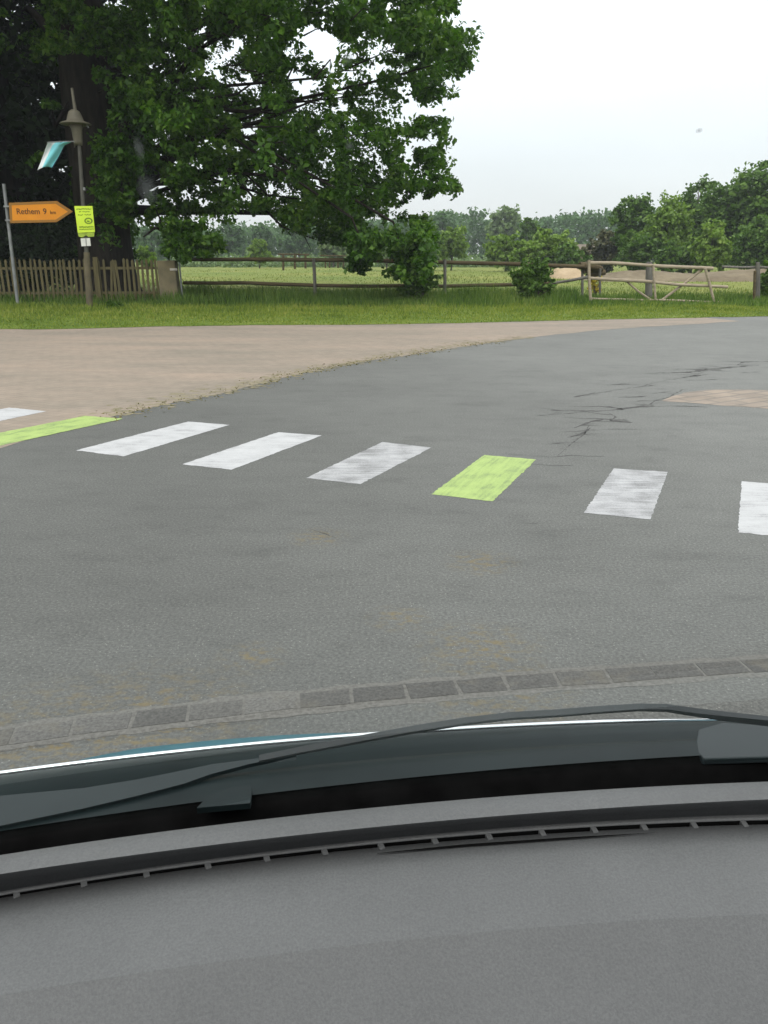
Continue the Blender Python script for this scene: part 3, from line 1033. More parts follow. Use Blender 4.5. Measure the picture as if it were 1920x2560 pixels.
# far barn with a reddish roof
Yb = 105
barn = thing('barn', 'far house with a weathered reddish roof beyond the bushes', 'house', (X(1256, Yb), Yb, 0))
bx = X(1256, Yb)
bw = 66 * Yb * K / FPX / 2
m_roof = simple('roof tiles', (.15, .12, .09), (.12, .10, .075), .85, 1.2, (1, 1, 8))
m_wall = simple('barn wall', (.22, .17, .13), (.17, .13, .10), .9, .6)
MB().box((bx, Yb, .9), bw * 2, 5, 1.9).build('wall', m_wall, barn)
MB().prism([(bx - bw - .3, Yb - 3, 1.8), (bx - bw - .3, Yb, 2.9), (bx - bw - .3, Yb + 3, 1.8)], (bw * 2 + .6, 0, 0)).build('roof', m_roof, barn)

# ------------------------------------------------------------------ fences
m_picket = simple('picket wood', (.14, .115, .055), (.085, .075, .04), .85, 3, (6, 6, .8), .2)
m_railw = simple('rail wood', (.105, .08, .042), (.06, .046, .026), .9, 2, (.6, 6, 6), .2)
m_pole = simple('peeled pole wood', (.36, .30, .22), (.25, .205, .15), .8, 3, (1.2, 5, 5), .25, bmp=.2)
m_conc = simple('concrete', (.20, .165, .10), (.145, .125, .08), .9, 3, (1, 1, 1), .2, bmp=.2)
m_steel = simple('galvanised steel', (.26, .265, .265), (.19, .195, .2), .5, 5, spec=.5, metal=.3)
m_greyp = simple('grey post wood', (.15, .14, .12), (.09, .085, .075), .9, 4, (5, 5, .6))

YF = 28.0
pf = thing('picket_fence', 'weathered brownish picket fence with narrow slats under the big oak', 'fence', (X(150, YF), YF, 0))
mb = MB()
x = X(-110, YF, .7)
xe = X(341, YF, .7)
k = 0
while x < xe:
    h = 1.40 + .05 * noise.noise(Vector((x * 2, 0, 3))) + rng.uniform(-.025, .025)
    sag = rng.normal(0, .012)
    wv = .078 + rng.uniform(-.008, .008)
    tx = x + sag * h * 2
    pts = [(x - wv / 2, YF, .03), (x + wv / 2, YF, .03), (tx + wv / 2, YF, h - .05), (tx, YF, h), (tx - wv / 2, YF, h - .05)]
    mb.prism(pts, (0, .022, 0))
    x += .162 + rng.uniform(-.012, .012)
    k += 1
mb.build('pickets', m_picket, pf)
for zr in (1.10, .30):
    MB().beam((X(-110, YF), YF + .05, zr), (xe + .05, YF + .05, zr + .02), .05, .085).build('rail', m_picket, pf)
for pxx in (36, 213):
    xx_ = X(pxx, YF, .7)
    MB().beam((xx_, YF - .03, -.1), (xx_ - .02, YF - .03, 1.47), .15, .12, (0, 1, 0)).build('post', m_picket, pf, .01)

pil = thing('gate_pillar', 'squat beige concrete pillar at the end of the picket fence', 'pillar', tuple(gnd(366, 655)))
px0 = at(366, 600, 27.7)[0]
MB().beam((px0, 27.7, -.1), (px0 - .03, 27.7, 1.36), .60, .42, (0, 1, 0)).build('shaft', m_conc, pil, .03)
m_pl = simple('pale plate', (.55, .5, .45), (.4, .36, .32), .6, 6)
pp_ = at(375, 582, 27.47)
MB().box((pp_[0], 27.47, pp_[2]), .24, .02, .07).build('plate', m_pl, pil)
sp_ = thing('metal_post', 'thin grey metal post beside the concrete pillar', 'post', (X(391, 27.6), 27.6, 0))
MB().tube([(X(391, 27.6), 27.6, -.1), (X(391, 27.6) - .02, 27.6, 1.4)], .03, 8).build('post', m_steel, sp_)

YR = 28.4
rf = thing('rail_fence', 'low two-rail fence of dark weathered poles along the meadow', 'fence', (X(740, YR), YR, 0))


def pole_line(pts, Y, r, seed):
    mb_ = MB()
    P_ = [at(x_, y_, Y) for x_, y_ in pts]
    Q = []
    for a, c in zip(P_[:-1], P_[1:]):
        for i in range(6):
            p = a + (c - a) * i / 6
            Q.append(p + np.array([0, 0, .025 * noise.noise(Vector((p[0] * .6, seed, 0)))]))
    Q.append(P_[-1])
    mb_.tube(Q, [r * (1 + .18 * noise.noise(Vector((q[0] * .9, seed, 4)))) for q in Q], 8)
    return mb_


pole_line([(396, 560), (680, 561), (870, 564), (958, 566), (1120, 571), (1262, 576)], YR, .066, 1.0).build('rail', m_railw, rf)
pole_line([(396, 611), (540, 611), (680, 617), (870, 618), (958, 618), (1120, 614), (1200, 612)], YR, .06, 5.0).build('rail', m_railw, rf)
pole_line([(1190, 612), (1230, 606), (1272, 598)], YR - .3, .05, 7.0).build('rail', m_greyp, rf)
for pxx, hh_, mm, r_ in ((680, 1.42, m_greyp, .06), (960, 1.40, m_greyp, .055)):
    xx_ = X(pxx, YR, .7)
    MB().tube([(xx_, YR - .12, -.1), (xx_ + .01, YR - .12, hh_ * .5), (xx_ - .01, YR - .12, hh_)], [r_ * 1.05, r_, r_ * .95], 8).build('post', mm, rf)

YG = 27.3
gt = thing('pole_gate', 'rustic pale gate of peeled poles with diagonal braces at the meadow entrance', 'gate', (X(1420, YG), YG, 0))


def pole(name, pts, Y, r, m=m_pole, par=gt, seed=1.0):
    return pole_line(pts, Y, r, seed).build(name, m, par)


pole('rail', [(1268, 568), (1330, 569), (1420, 574), (1540, 580)], YG, .055, seed=2.0)
pole('rail', [(1274, 601), (1330, 605), (1400, 608), (1470, 615), (1572, 620)], YG, .052, seed=3.3)
pole('rail', [(1274, 645), (1340, 646), (1400, 649), (1480, 650), (1562, 653)], YG, .034, seed=4.1)
pole('upright', [(1272, 562), (1273, 610), (1276, 649)], YG - .07, .05, seed=5.0)
pole('upright', [(1411, 572), (1413, 610), (1416, 648)], YG - .09, .038, seed=6.0)
pole('upright', [(1523, 580), (1533, 615), (1542, 651)], YG - .09, .045, seed=7.0)
pole('brace', [(1352, 607), (1380, 630), (1408, 649)], YG + .06, .036, seed=8.0)
pole('brace', [(1430, 649), (1475, 615), (1518, 580)], YG + .06, .042, seed=9.0)
gp = thing('gate_post', 'thick grey wooden post behind the middle of the pole gate', 'post', (X(1402, 28.6), 28.6, 0))
MB().tube([at(1401, 648, 28.6), at(1402, 600, 28.6), at(1402, 566, 28.6)], [.13, .12, .10], 10).build('post', m_greyp, gp)
ep = thing('end_post', 'grey post with a short rail at the right picture edge', 'post', (X(1637, 28), 28, 0))
MB().tube([at(1636, 645, 28), at(1637, 600, 28), at(1637, 567, 28)], [.085, .08, .07], 9).build('post', m_greyp, ep)
pole('rail', [(1560, 576), (1600, 578), (1640, 577), (1720, 582)], 28.1, .04, m_greyp, ep, 3.0)
dp = thing('dark_stake', 'short dark stake just left of the post at the right edge', 'stake', (X(1630, 27.8), 27.8, 0))
MB().tube([at(1629, 648, 27.8), at(1631, 585, 27.8)], [.05, .045], 7).build('stake', m_railw, dp)
lg = thing('log_pile', 'brown heap of old logs behind the left end of the gate', 'log pile', (X(1275, 29.5), 29.5, 0))
for i, (x0, y0, x1, y1, r_) in enumerate(((1252, 574, 1292, 577, .13), (1258, 585, 1300, 581, .11), (1268, 597, 1306, 588, .10))):
    MB().tube([at(x0, y0, 29.4 + .2 * i), at((x0 + x1) / 2, (y0 + y1) / 2 - 1, 29.5 + .2 * i), at(x1, y1, 29.6 + .2 * i)], r_, 9).build('log', m_railw, lg)
for xx_ in (1258, 1296):
    MB().tube([at(xx_, 640, 29.6), at(xx_, 580, 29.6)], .045, 8).build('stake', m_greyp, lg)
m_yel = leaf_mat('yellow flowers', (.40, .30, .02), (.5, .38, .03), (.35, .32, .05), .2)
T('flower_bush', 'small bush of yellow flowers above the left end of the gate', 1288, 562, 600, 34, 31.5, m_yel, 'bush', n_sp=14, per=40, leaf=.10, trunk=False)

# wooden practice jumps in the meadow
jg = thing('jump_frame', 'brown wooden jump stands far out in the meadow under the oak', 'frame', (X(650, 66), 66, 0))
for a, c in (((612, 549), (612, 584)), ((637, 547), (637, 581)), ((660, 549), (660, 580))):
    MB().tube([at(*c, 64), at(*a, 64)], .09, 7).build('post', m_railw, jg)
MB().tube([at(600, 549, 64), at(668, 550, 64)], .06, 7).build('rail', m_railw, jg)
jg = thing('jump_frame', 'lower wooden jump stands right of the taller ones in the meadow', 'frame', (X(715, 66), 66, 0))
for xx_ in (703, 712, 730, 742):
    MB().tube([at(xx_, 579, 66), at(xx_, 556, 66)], .06, 7).build('post', m_railw, jg)
MB().tube([at(690, 552, 66), at(750, 553, 66)], .05, 7).build('rail', m_railw, jg)

# ------------------------------------------------------------------ signs and lamp
m_orange = simple('orange sheet', (.72, .26, .006), (.66, .23, .006), .45, 2)
m_rim = simple('sign rim', (.30, .13, .012), (.25, .12, .02), .5, 6)
m_ink = simple('dark lettering', (.10, .035, .006), (.09, .03, .006), .6, 8)
m_lime = simple('lime sheet', (.62, .80, .05), (.56, .72, .045), .5, 2)
m_limeink = simple('green print', (.16, .26, .01), (.12, .20, .01), .6, 8)
m_white = simple('white plate', (.70, .69, .64), (.60, .59, .55), .5, 6)
m_lamp = simple('beige lamp paint', (.135, .12, .085), (.10, .09, .065), .6, 6)
m_lpost = simple('grey lamp post', (.085, .08, .066), (.06, .056, .046), .6, 5)
m_lwood = simple('post sleeve', (.13, .105, .06), (.085, .072, .045), .8, 5)


def lettering(name, txt, size, loc, m, parent, ext=.002, align='LEFT', squeeze=1.0):
    cu = bpy.data.curves.new(name, 'FONT')
    cu.body = txt
    cu.size = size
    cu.extrude = ext
    cu.align_x = align
    cu.offset = size * .012
    tmp = bpy.data.objects.new(name + '_source', cu)
    C.objects.link(tmp)
    dg = bpy.context.evaluated_depsgraph_get()
    dg.update()
    me = bpy.data.meshes.new_from_object(tmp.evaluated_get(dg))
    C.objects.unlink(tmp)
    bpy.data.objects.remove(tmp)
    co_ = np.empty(len(me.vertices) * 3)
    me.vertices.foreach_get('co', co_)
    co_ = co_.reshape(-1, 3)
    out = np.stack([loc[0] + co_[:, 0] * squeeze, loc[1] - co_[:, 2], loc[2] + co_[:, 1]], 1).astype(np.float32)
    me.vertices.foreach_set('co', out.ravel())
    me.update()
    me.materials.clear()
    return link(name, me, m, parent)


# direction sign
YS = 26.2
sg = thing('direction_sign', 'orange arrow-shaped direction sign pointing right on a thin steel post', 'road sign', tuple(at(38, 655, YS)))
p0, p1 = at(39, 662, YS), at(8, 397, YS)
MB().tube([p0, p1], .05, 10).build('post', m_steel, sg)
for yy_ in (446, 476):
    c_ = at(15 + (yy_ - 446) * .12, yy_, YS - .07)
    MB().box(tuple(c_), .17, .10, .05).build('clamp', m_steel, sg)
Yp = YS - .12
outer = [at(x_, y_, Yp) for x_, y_ in [(19, 438), (122, 434), (157, 457), (122, 480), (22, 482)]]
MB().prism(outer, (0, .03, 0)).build('board', m_orange, sg)
inner = [at(x_, y_, Yp) for x_, y_ in [(25, 443.5), (120, 440), (147, 457.2), (120, 474.5), (27, 476.5)]]
mb = MB()
n = 5
vs = [tuple(p - np.array([0, .004, 0])) for p in outer] + [tuple(p - np.array([0, .004, 0])) for p in inner]
mb.add(vs, [(i, (i + 1) % n, n + (i + 1) % n, n + i) for i in range(n)])
mb.build('border', m_rim, sg)
tl = at(36, 464, Yp)
lettering('lettering', 'Rethem', .235, (tl[0], Yp - .004, tl[2] + .02), m_ink, sg, squeeze=.98)
tl = at(95, 464, Yp)
lettering('lettering', '9', .235, (tl[0] - .02, Yp - .004, tl[2] + .02), m_ink, sg)
tl = at(110, 464, Yp)
lettering('lettering', 'km', .15, (tl[0] - .02, Yp - .004, tl[2] + .02), m_ink, sg)

# lamp post with bell lantern
YL = 25.4
lp = thing('lamp_post', 'tall slim lamp post with bell-shaped beige lantern and spike beside the fence', 'street lamp', tuple(at(194, 665, YL)))
b0, b1, b2, b3 = at(194, 668, YL), at(187, 545, YL), at(170, 300, YL), at(155, 190, YL)
MB().tube([b0, b1], [.10, .092], 12).build('sleeve', m_lwood, lp)
MB().tube([b1, at(178, 420, YL), b2], [.062, .058, .052], 12).build('pole', m_lpost, lp)
ct = at(162, 236, YL)
cb = at(163, 268, YL)
hb = (ct[2] - cb[2])
MB().lathe((cb[0], YL, cb[2]), [(.0, -.02), (.40, -.02), (.44, -.0), (.40, .03), (.24, .08), (.205, .20), (.19, hb * .62), (.15, hb * .85), (.07, hb * .98), (.0, hb)], 24).build('lantern_hood', m_lamp, lp)
MB().lathe((cb[0] + .02, YL, cb[2] - .56), [(.0, 0), (.11, 0), (.125, .1), (.15, .42), (.2, .54), (.0, .54)], 20).build('lantern_body', m_lamp, lp)
MB().tube([(cb[0] - .08, YL, cb[2] - .2), (cb[0] - .10, YL, cb[2] - .62), (b2[0] - .02, YL, b2[2] - .02)], .02, 6).build('bracket', m_lamp, lp)
MB().tube([ct + np.array([0, 0, -.03]), b3], [.05, .035], 8).build('spike', m_lamp, lp)
hk = at(187, 272, YL)
MB().tube([at(183, 267, YL), at(188, 270, YL), at(191, 276, YL)], .022, 6).build('hook', m_steel, lp)
MB().box(tuple(at(182, 437 - 29, YL - .05)), .05, .05, .08).build('fitting', m_steel, lp)

# flag
fl = thing('flag', 'white and light blue flag hanging limp from a stick on the lamp post', 'flag', tuple(at(160, 306, YL)))
m_cyan = simple('light blue cloth', (.24, .66, .73), (.2, .6, .67), .8, 3)
m_fwhite = simple('white cloth', (.72, .74, .74), (.64, .66, .67), .8, 3)
m_navy = simple('dark blue cloth', (.01, .02, .05), (.015, .03, .06), .8, 3)
MB().tube([at(170, 314, YL - .02), at(159, 305.5, YL - .1), at(130, 306, YL - .3), at(102, 308, YL - .45)], .018, 6).build('stick', m_steel, fl)
mb = MB()
nu, nv = 16, 14
grid = []
for j in range(nv + 1):
    v_ = j / nv
    lx = np.interp(v_, [0, .5, 1], [103, 93, 81]); ly = np.interp(v_, [0, .5, 1], [308, 336, 368])
    rx_ = np.interp(v_, [0, .15, .5, 1], [158, 141, 129, 114]); ry_ = np.interp(v_, [0, .15, .5, 1], [306, 314, 338, 363])
    for i in range(nu + 1):
        u_ = i / nu
        yd_ = YL - .42 + .34 * u_ * (1 - v_ * .6) + .06 * math.sin(u_ * 7 + v_ * 2)
        sagp = 5 * math.sin(math.pi * u_) * v_
        grid.append(at(lx + (rx_ - lx) * u_, ly + (ry_ - ly) * u_ - sagp, yd_))
for j in range(nv):
    for i in range(nu):
        a = j * (nu + 1) + i
        mb.f.append([a, a + 1, a + nu + 2, a + nu + 1])
        mb.mi.append(1 if i < 5 else (0 if i < 15 else 2))
        mb.sm.append(True)
mb.v = [tuple(float(c) for c in p) for p in grid]
cl_ = mb.build('cloth', [m_cyan, m_fwhite, m_navy], fl)
sm_ = cl_.modifiers.new('thick', 'SOLIDIFY')
sm_.thickness = .006

# lime poster and white plate on the lamp post
YP = YL - .12
ps = thing('poster', 'lime green printed poster tied to the lamp post', 'poster', tuple(at(182, 475, YP)))
q = [at(x_, y_, YP) for x_, y_ in [(160.5, 445), (199.5, 445), (205, 501), (168, 503)]]
MB().prism(q, (0, .012, 0)).build('sheet', m_lime, ps)
q2 = [at(x_, y_, YP + .015) for x_, y_ in [(168, 503.5), (204, 501.5), (203, 511), (191, 512), (186, 508), (178, 513), (170, 511)]]
MB().prism(q2, (0, .008, 0)).build('lower_sheet', simple('olive sheet', (.22, .30, .03), (.38, .50, .05), .6, 9), ps)


def uv(u_, v_):
    a = q[0] + (q[1] - q[0]) * u_
    c = q[3] + (q[2] - q[3]) * u_
    return a + (c - a) * v_ - np.array([0, .003, 0])


def words(v0, h_, span):
    mb_ = MB()
    for (a, c) in (span,):
        x_ = a
        while x_ < c:
            w_ = min(rng.uniform(.035, .07), c - x_)
            dv = rng.uniform(-.012, .012)
            mb_.add([uv(x_, v0 + dv), uv(x_ + w_, v0 + dv), uv(x_ + w_, v0 + h_ + dv), uv(x_, v0 + h_ + dv)], [(0, 1, 2, 3)])
            x_ += w_ + .018
    return mb_


words(.09, .045, (.10, .92)).build('print', m_limeink, ps)
words(.195, .035, (.22, .34)).build('print', m_limeink, ps)
words(.195, .035, (.42, .84)).build('print', m_limeink, ps)
words(.315, .04, (.14, .44)).build('print', m_limeink, ps)
words(.315, .04, (.52, .88)).build('print', m_limeink, ps)
mb = MB()
for k in range(24):
    a0, a1 = 2 * math.pi * k / 24, 2 * math.pi * (k + 1) / 24
    f = lambda r, a: uv(.70 + r * .24 * math.cos(a), .565 + r * .125 * math.sin(a))
    mb.add([f(.62, a0), f(1, a0), f(1, a1), f(.62, a1)], [(0, 1, 2, 3)])
mb.add([f(.5, 2.4), f(.5, 1.2), f(.3, .2), f(.2, 4.0), f(.4, 3.4)], [(0, 1, 2, 3, 4)])
mb.build('emblem', m_limeink, ps)
words(.765, .06, (.14, .95)).build('print', m_limeink, ps)
words(.865, .04, (.12, .97)).build('print', m_limeink, ps)
pl_ = thing('number_plate', 'small white plate below the lime poster on the lamp post', 'plate', tuple(at(185, 523, YP)))
qq = [at(x_, y_, YP) for x_, y_ in [(174, 515), (194, 514), (196, 531), (176, 532)]]
MB().prism(qq, (0, .015, 0)).build('sheet', m_white, pl_)
qq = [at(x_, y_, YP - .006) for x_, y_ in [(184, 514), (186.5, 514), (188, 531.5), (185.5, 531.5)]]
MB().prism(qq, (0, .005, 0)).build('strap', simple('strap', (.32, .32, .30), None, .6), pl_)

# ------------------------------------------------------------------ the car we sit in
m_dash, nt, b, o = new_mat('dashboard plastic')
tco = N(nt, 'ShaderNodeTexCoord').outputs['Object']
gr_ = noise_node(nt, tco, 520, 3, .75)
lo_ = noise_node(nt, tco, 9, 4, .6)
col = ramp(nt, gr_, [(.32, (.078, .080, .081)), (.68, (.112, .114, .114))])
col = mix(nt, 1.0, col, ramp(nt, lo_, [(.3, .93), (.7, 1.07)]), 'MULTIPLY')
nt.links.new(col, b.inputs['Base Color'])
b.inputs['Roughness'].default_value = .58
b.inputs['Specular IOR Level'].default_value = .45
bump(nt, gr_, b, .25, .0008)
m_black = simple('shade and floor black', (.004, .004, .004), (.007, .007, .007), 1.0, 30, spec=.0)  # black puts the shade of the deep well and vent slot into the colour
m_cowl = simple('cowl plastic', (.009, .016, .017), (.006, .011, .012), .5, 12, spec=.3)
m_arm = simple('wiper arm paint', (.018, .026, .028), (.014, .021, .023), .45, 14, spec=.5)
m_rub = simple('wiper rubber', (.012, .016, .017), (.018, .022, .023), .5, 20, spec=.4)
m_blue = simple('blue car paint', (.05, .15, .19), (.045, .14, .175), .28, 5, spec=.6)
m_blue.node_tree.nodes['Principled BSDF'].inputs['Coat Weight'].default_value = .6
m_highlight = simple('edge highlight metal', (.66, .68, .70), (.6, .62, .64), .2, 10, spec=.6, metal=.85)

XS = np.linspace(-420, 2080, 126)
fit = lambda pts, deg=2: np.polyval(np.polyfit([p[0] for p in pts], [p[1] for p in pts], deg), XS)
cA = fit([(0, 1845), (302, 1808), (605, 1763), (829, 1743), (1210, 1710), (1659, 1689)], 3 if False else 2)
cB = fit([(0, 1887), (302, 1848), (605, 1806), (829, 1785), (1210, 1752), (1659, 1727)])
cC = fit([(0, 1926), (605, 1837), (829, 1811), (1210, 1780), (1659, 1759)])
cCl = fit([(0, 1934), (605, 1846), (829, 1820), (1210, 1790), (1659, 1771)])
cS = fit([(0, 1940), (605, 1854), (829, 1829), (1210, 1799), (1659, 1781)])
cCr = fit([(0, 2152), (400, 2083), (800, 2038), (1200, 2003), (1659, 1973)])
cG = fit([(0, 1812), (430, 1755), (829, 1702), (1243, 1662), (1659, 1643)])
cW = fit([(0, 1676), (120, 1660), (292, 1638), (456, 1620), (605, 1607), (788, 1590), (1000, 1580), (1250, 1569), (1550, 1556)])

car = thing('car', 'car we look out of, with grey dashboard, wiper and blue bonnet edge', 'car', (0, -.6, 0))


def row(c, z):
    return np.array([gnd(x_, y_, z) for x_, y_ in zip(XS, c)])


def loft(rows, name, m, parent, smooth=True, solid=0.0):
    nC = len(rows[0])
    V_ = np.concatenate(rows)
    F_ = [(j * nC + i, j * nC + i + 1, (j + 1) * nC + i + 1, (j + 1) * nC + i) for j in range(len(rows) - 1) for i in range(nC - 1)]
    o_ = mesh_np(name, V_, np.array(F_), m, parent, smooth)
    if solid:
        md = o_.modifiers.new('thick', 'SOLIDIFY')
        md.thickness = solid
    return o_


ZL = 1.07
A = row(cA, ZL - .002)
B = row(cB, ZL)
# the lip's near face is undercut from B to the row C, shaped to darken it
Cc = np.array([at(x_, y_, p[1] + .011) for x_, y_, p in zip(XS, cC, B)])
zc = Cc[:, 2]
Cl = np.array([gnd(x_, y_, z_) for x_, y_, z_ in zip(XS, cCl, zc - .0005)])
Sx = np.array([gnd(x_, y_, z_) for x_, y_, z_ in zip(XS, cS, zc - .002)])
Cr = row(cCr, float(zc.mean()) - .006)
G = row(cG, 1.03)
W = row(cW, 1.0)
thick = np.interp(XS, [-420, 0, 110, 200, 300, 456, 605, 700, 800, 880, 960, 2080], [0, 0, 3, 15, 22, 22, 19, 15, 9, 3, 0, 0])
Tt = np.array([gnd(x_, y_ - t_, .998) for x_, y_, t_ in zip(XS, cW, thick)])
NL, NR = 8, 12


def ext(a):
    """carry a row on along its tangent, bending back like the middle, to the car's two sides"""
    tl, tr = (a[0] - a[6]) / abs(a[0, 0] - a[6, 0]), (a[-1] - a[-7]) / abs(a[-1, 0] - a[-7, 0])
    L = [a[0] + tl * d + np.array([0, -.35 * d * d, 0]) for d in np.linspace(0, a[0, 0] + .80, NL + 1)[1:]][::-1]
    Rr = [a[-1] + tr * d + np.array([0, -.45 * d * d, 0]) for d in np.linspace(0, .98 - a[-1, 0], NR + 1)[1:]]
    return np.concatenate([np.array(L), a, np.array(Rr)])


A, B, Cc, Cl, Sx, Cr, G, W, Tt = [ext(a) for a in (A, B, Cc, Cl, Sx, Cr, G, W, Tt)]
XS = np.concatenate([XS[0] - 20 * np.arange(NL, 0, -1), XS, XS[-1] + 20 * np.arange(1, NR + 1)])
down = np.array([0, 0, -.02])
back1 = Cr + np.array([0, -.12, -.078])
back2 = Cr + np.array([0, -.26, -.20])
back3 = Cr + np.array([0, -.36, -.30])
half = lambda a, c, t, h=0.0: a + (c - a) * t + np.array([0, 0, h])


def dup_rows(*rs):
    return list(rs)


A0 = A + np.array([0, .004, -.006])
A1 = A + np.array([0, .006, -.05])
dash = loft([A1, A0, half(A0, A, .6, .001), A, half(A, B, .5, .0015), B], 'dashboard', m_dash, car)
m_lip = simple('shaded dash plastic', (.040, .042, .044), (.052, .054, .056), .65, 500, spec=.3)  # shade on the lip's near face put into a darker plastic colour
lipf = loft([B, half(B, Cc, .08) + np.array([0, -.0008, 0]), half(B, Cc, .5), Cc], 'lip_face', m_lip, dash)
loft([Cc, half(Cc, Cl, .5, .0006), Cl, Cl + np.array([0, .0005, -.0008])], 'vent_ledge', m_dash, dash)
loft([Cl + np.array([0, .0004, -.0008]), Cl + down, Sx + down, Sx + np.array([0, -.0002, -.0012])], 'vent_slot', m_black, dash)  # slot walls coloured black in place of shade
loft([Sx + np.array([0, 0, -.001]), Sx, half(Sx, Cr, .25, .0012), half(Sx, Cr, .5, .002), half(Sx, Cr, .75, .002), half(Sx, Cr, .96, .0008), Cr], 'top_panel', m_dash, dash)
loft([Cr, half(Cr, back1, .4, .0), back1, half(back1, back2, .5, .008), back2, back3], 'knee_panel', m_dash, dash)
# slot ribs
for pxr in (-110, 35, 180, 315, 448, 575, 700, 822, 938, 1055, 1170, 1282, 1390, 1498, 1606, 1712):
    mb = MB()
    a = np.array([np.interp(pxr - 2, XS, Cl[:, k]) for k in range(3)])
    c = np.array([np.interp(pxr + 4, XS, Sx[:, k]) for k in range(3)])
    a = a + np.array([0, .002, -.004])
    c = c + np.array([0, -.002, -.0035])
    mb.beam(a, c, .0045, .008)
    mb.build('vent_rib', m_dash, dash)
# panel gap: a long thin dark sliver lying in the top panel
gx = np.linspace(815, 1440, 40)
gy = np.interp(gx, [815, 1000, 1200, 1440], [1843.5, 1826, 1812, 1797])
gp_ = []
for x_, y_ in zip(gx, gy):
    t = (x_ - 815) / 625
    wd_ = 5.2 * math.sin(math.pi * min(1, t * 1.0 + .03)) ** .8 * (1 - .35 * t)
    zt = float(np.interp(x_, XS, Sx[:, 2])) + .0014
    gp_.append((gnd(x_, y_ - wd_ / 2, zt), gnd(x_, y_ + wd_ / 2, zt)))
mb = MB()
mb.add([p[0] for p in gp_] + [p[1] for p in gp_], [(i, i + 1, 41 + i - 0, 40 + i) for i in range(39)])
mb.build('panel_gap', m_black, dash)

# well between dashboard and windscreen, its shade painted in black
loft([A1 + np.array([0, .001, 0]), A1 + np.array([0, .004, -.03]), G + np.array([0, -.02, -.05]), G + np.array([0, -.002, -.02]), G + np.array([0, .016, -.0005])], 'windscreen_well', m_black, car)

# windscreen
SL = 1.11
m_glass, nt, b, o = new_mat('windscreen glass')
tr = N(nt, 'ShaderNodeBsdfTransparent')
tr.inputs['Color'].default_value = (.95, .975, .96, 1)
gl = N(nt, 'ShaderNodeBsdfGlossy')
gl.inputs['Roughness'].default_value = .02
gl.inputs['Color'].default_value = (.8, .9, .9, 1)
fz = N(nt, 'ShaderNodeFresnel')
fz.inputs['IOR'].default_value = 1.25
ms = N(nt, 'ShaderNodeMixShader')
nt.links.new(fz.outputs[0], ms.inputs[0])
nt.links.new(tr.outputs[0], ms.inputs[1])
nt.links.new(gl.outputs[0], ms.inputs[2])
nt.links.new(ms.outputs[0], o.inputs['Surface'])
rowsg = [G + np.array([0, -s, s * SL]) for s in np.linspace(0, .85, 12)]
ws = loft(rowsg, 'windscreen', m_glass, car)
gyf = np.polyfit(G[:, 0], G[:, 1], 4)


def on_glass(x_, y_, off=0.0):
    """point where the view ray meets the windscreen, pushed out by off metres"""
    r = ray(x_, y_)
    lo_t, hi_t = .02, 3.0
    for _ in range(60):
        t = (lo_t + hi_t) / 2
        p = CAM + r * t
        yg = np.polyval(gyf, p[0]) - (p[2] - 1.03) / SL + off * math.hypot(SL, 1) / SL
        if p[1] < yg:
            lo_t = t
        else:
            hi_t = t
    return CAM + r * t


m_smear, nt, b, o = new_mat('smear')
tco = N(nt, 'ShaderNodeTexCoord').outputs['Generated']
gs = N(nt, 'ShaderNodeTexGradient', gradient_type='SPHERICAL')
mp = N(nt, 'ShaderNodeMapping')
mp.inputs['Location'].default_value = (-1, -1, -1)
mp.inputs['Scale'].default_value = (2, 2, 2)
nt.links.new(tco, mp.inputs['Vector'])
nt.links.new(mp.outputs[0], gs.inputs[0])
fac = ramp(nt, gs.outputs['Fac'], [(0.0, 0.0), (.4, .26), (1.0, .5)])
tr = N(nt, 'ShaderNodeBsdfTransparent')
df = N(nt, 'ShaderNodeBsdfDiffuse')
df.inputs['Color'].default_value = (.62, .68, .66, 1)
ms = N(nt, 'ShaderNodeMixShader')
nt.links.new(fac, ms.inputs[0])
nt.links.new(tr.outputs[0], ms.inputs[1])
nt.links.new(df.outputs[0], ms.inputs[2])
nt.links.new(ms.outputs[0], o.inputs['Surface'])
for (sx_, sy_, wx, wy, an) in ((318, 408, 23, 50, -.18), (300, 320, 12, 40, -.15), (755, 315, 12, 16, .3), (752, 125, 13, 24, -.3), (1510, 282, 8, 9, 0)):
    mb = MB()
    vs = [on_glass(sx_ + wx * math.cos(a) * math.cos(an) - wy * math.sin(a) * math.sin(an), sy_ + wx * math.cos(a) * math.sin(an) + wy * math.sin(a) * math.cos(an), -.0015) for a in np.linspace(0, 2 * math.pi, 28, endpoint=False)]
    mb.add(vs, [tuple(range(28))])
    mb.build('smear', m_smear, ws)

# cowl below the glass, outside
Go = G + np.array([0, .012, .0])
ridge = half(Go, W, .26, .006)
ridge2 = half(Go, W, .38, .004)
ridge3 = half(Go, W, .42, -.004)
cowl = loft([Go, half(Go, ridge, .7, .001), ridge, ridge2, ridge3, half(Go, W, .7, .004), half(W, Go, .04, .002), W, W + np.array([0, .004, -.02])], 'cowl', m_cowl, car)
mk = (XS > -380) & (XS < 1552)
MB().tube(list(W[mk] + np.array([0, .003, .001])), [.0025 * min(1, max(.25, (1556 - x_) / 240)) for x_ in XS[mk]], 8).build('bonnet_edge_highlight', m_highlight, car)  # added bright strip standing in for the highlight along the bonnet's edge
# bonnet
W2 = W + np.array([0, .005, -.002])
Tt[:, 1] = np.maximum(Tt[:, 1], W2[:, 1] + .002)
bon = loft([W2, Tt, Tt + np.array([0, .05, -.05]), Tt + np.array([0, .22, -.24]), Tt + np.array([0, .42, -.50]), Tt + np.array([0, .46, -.72])], 'bonnet', m_blue, car)
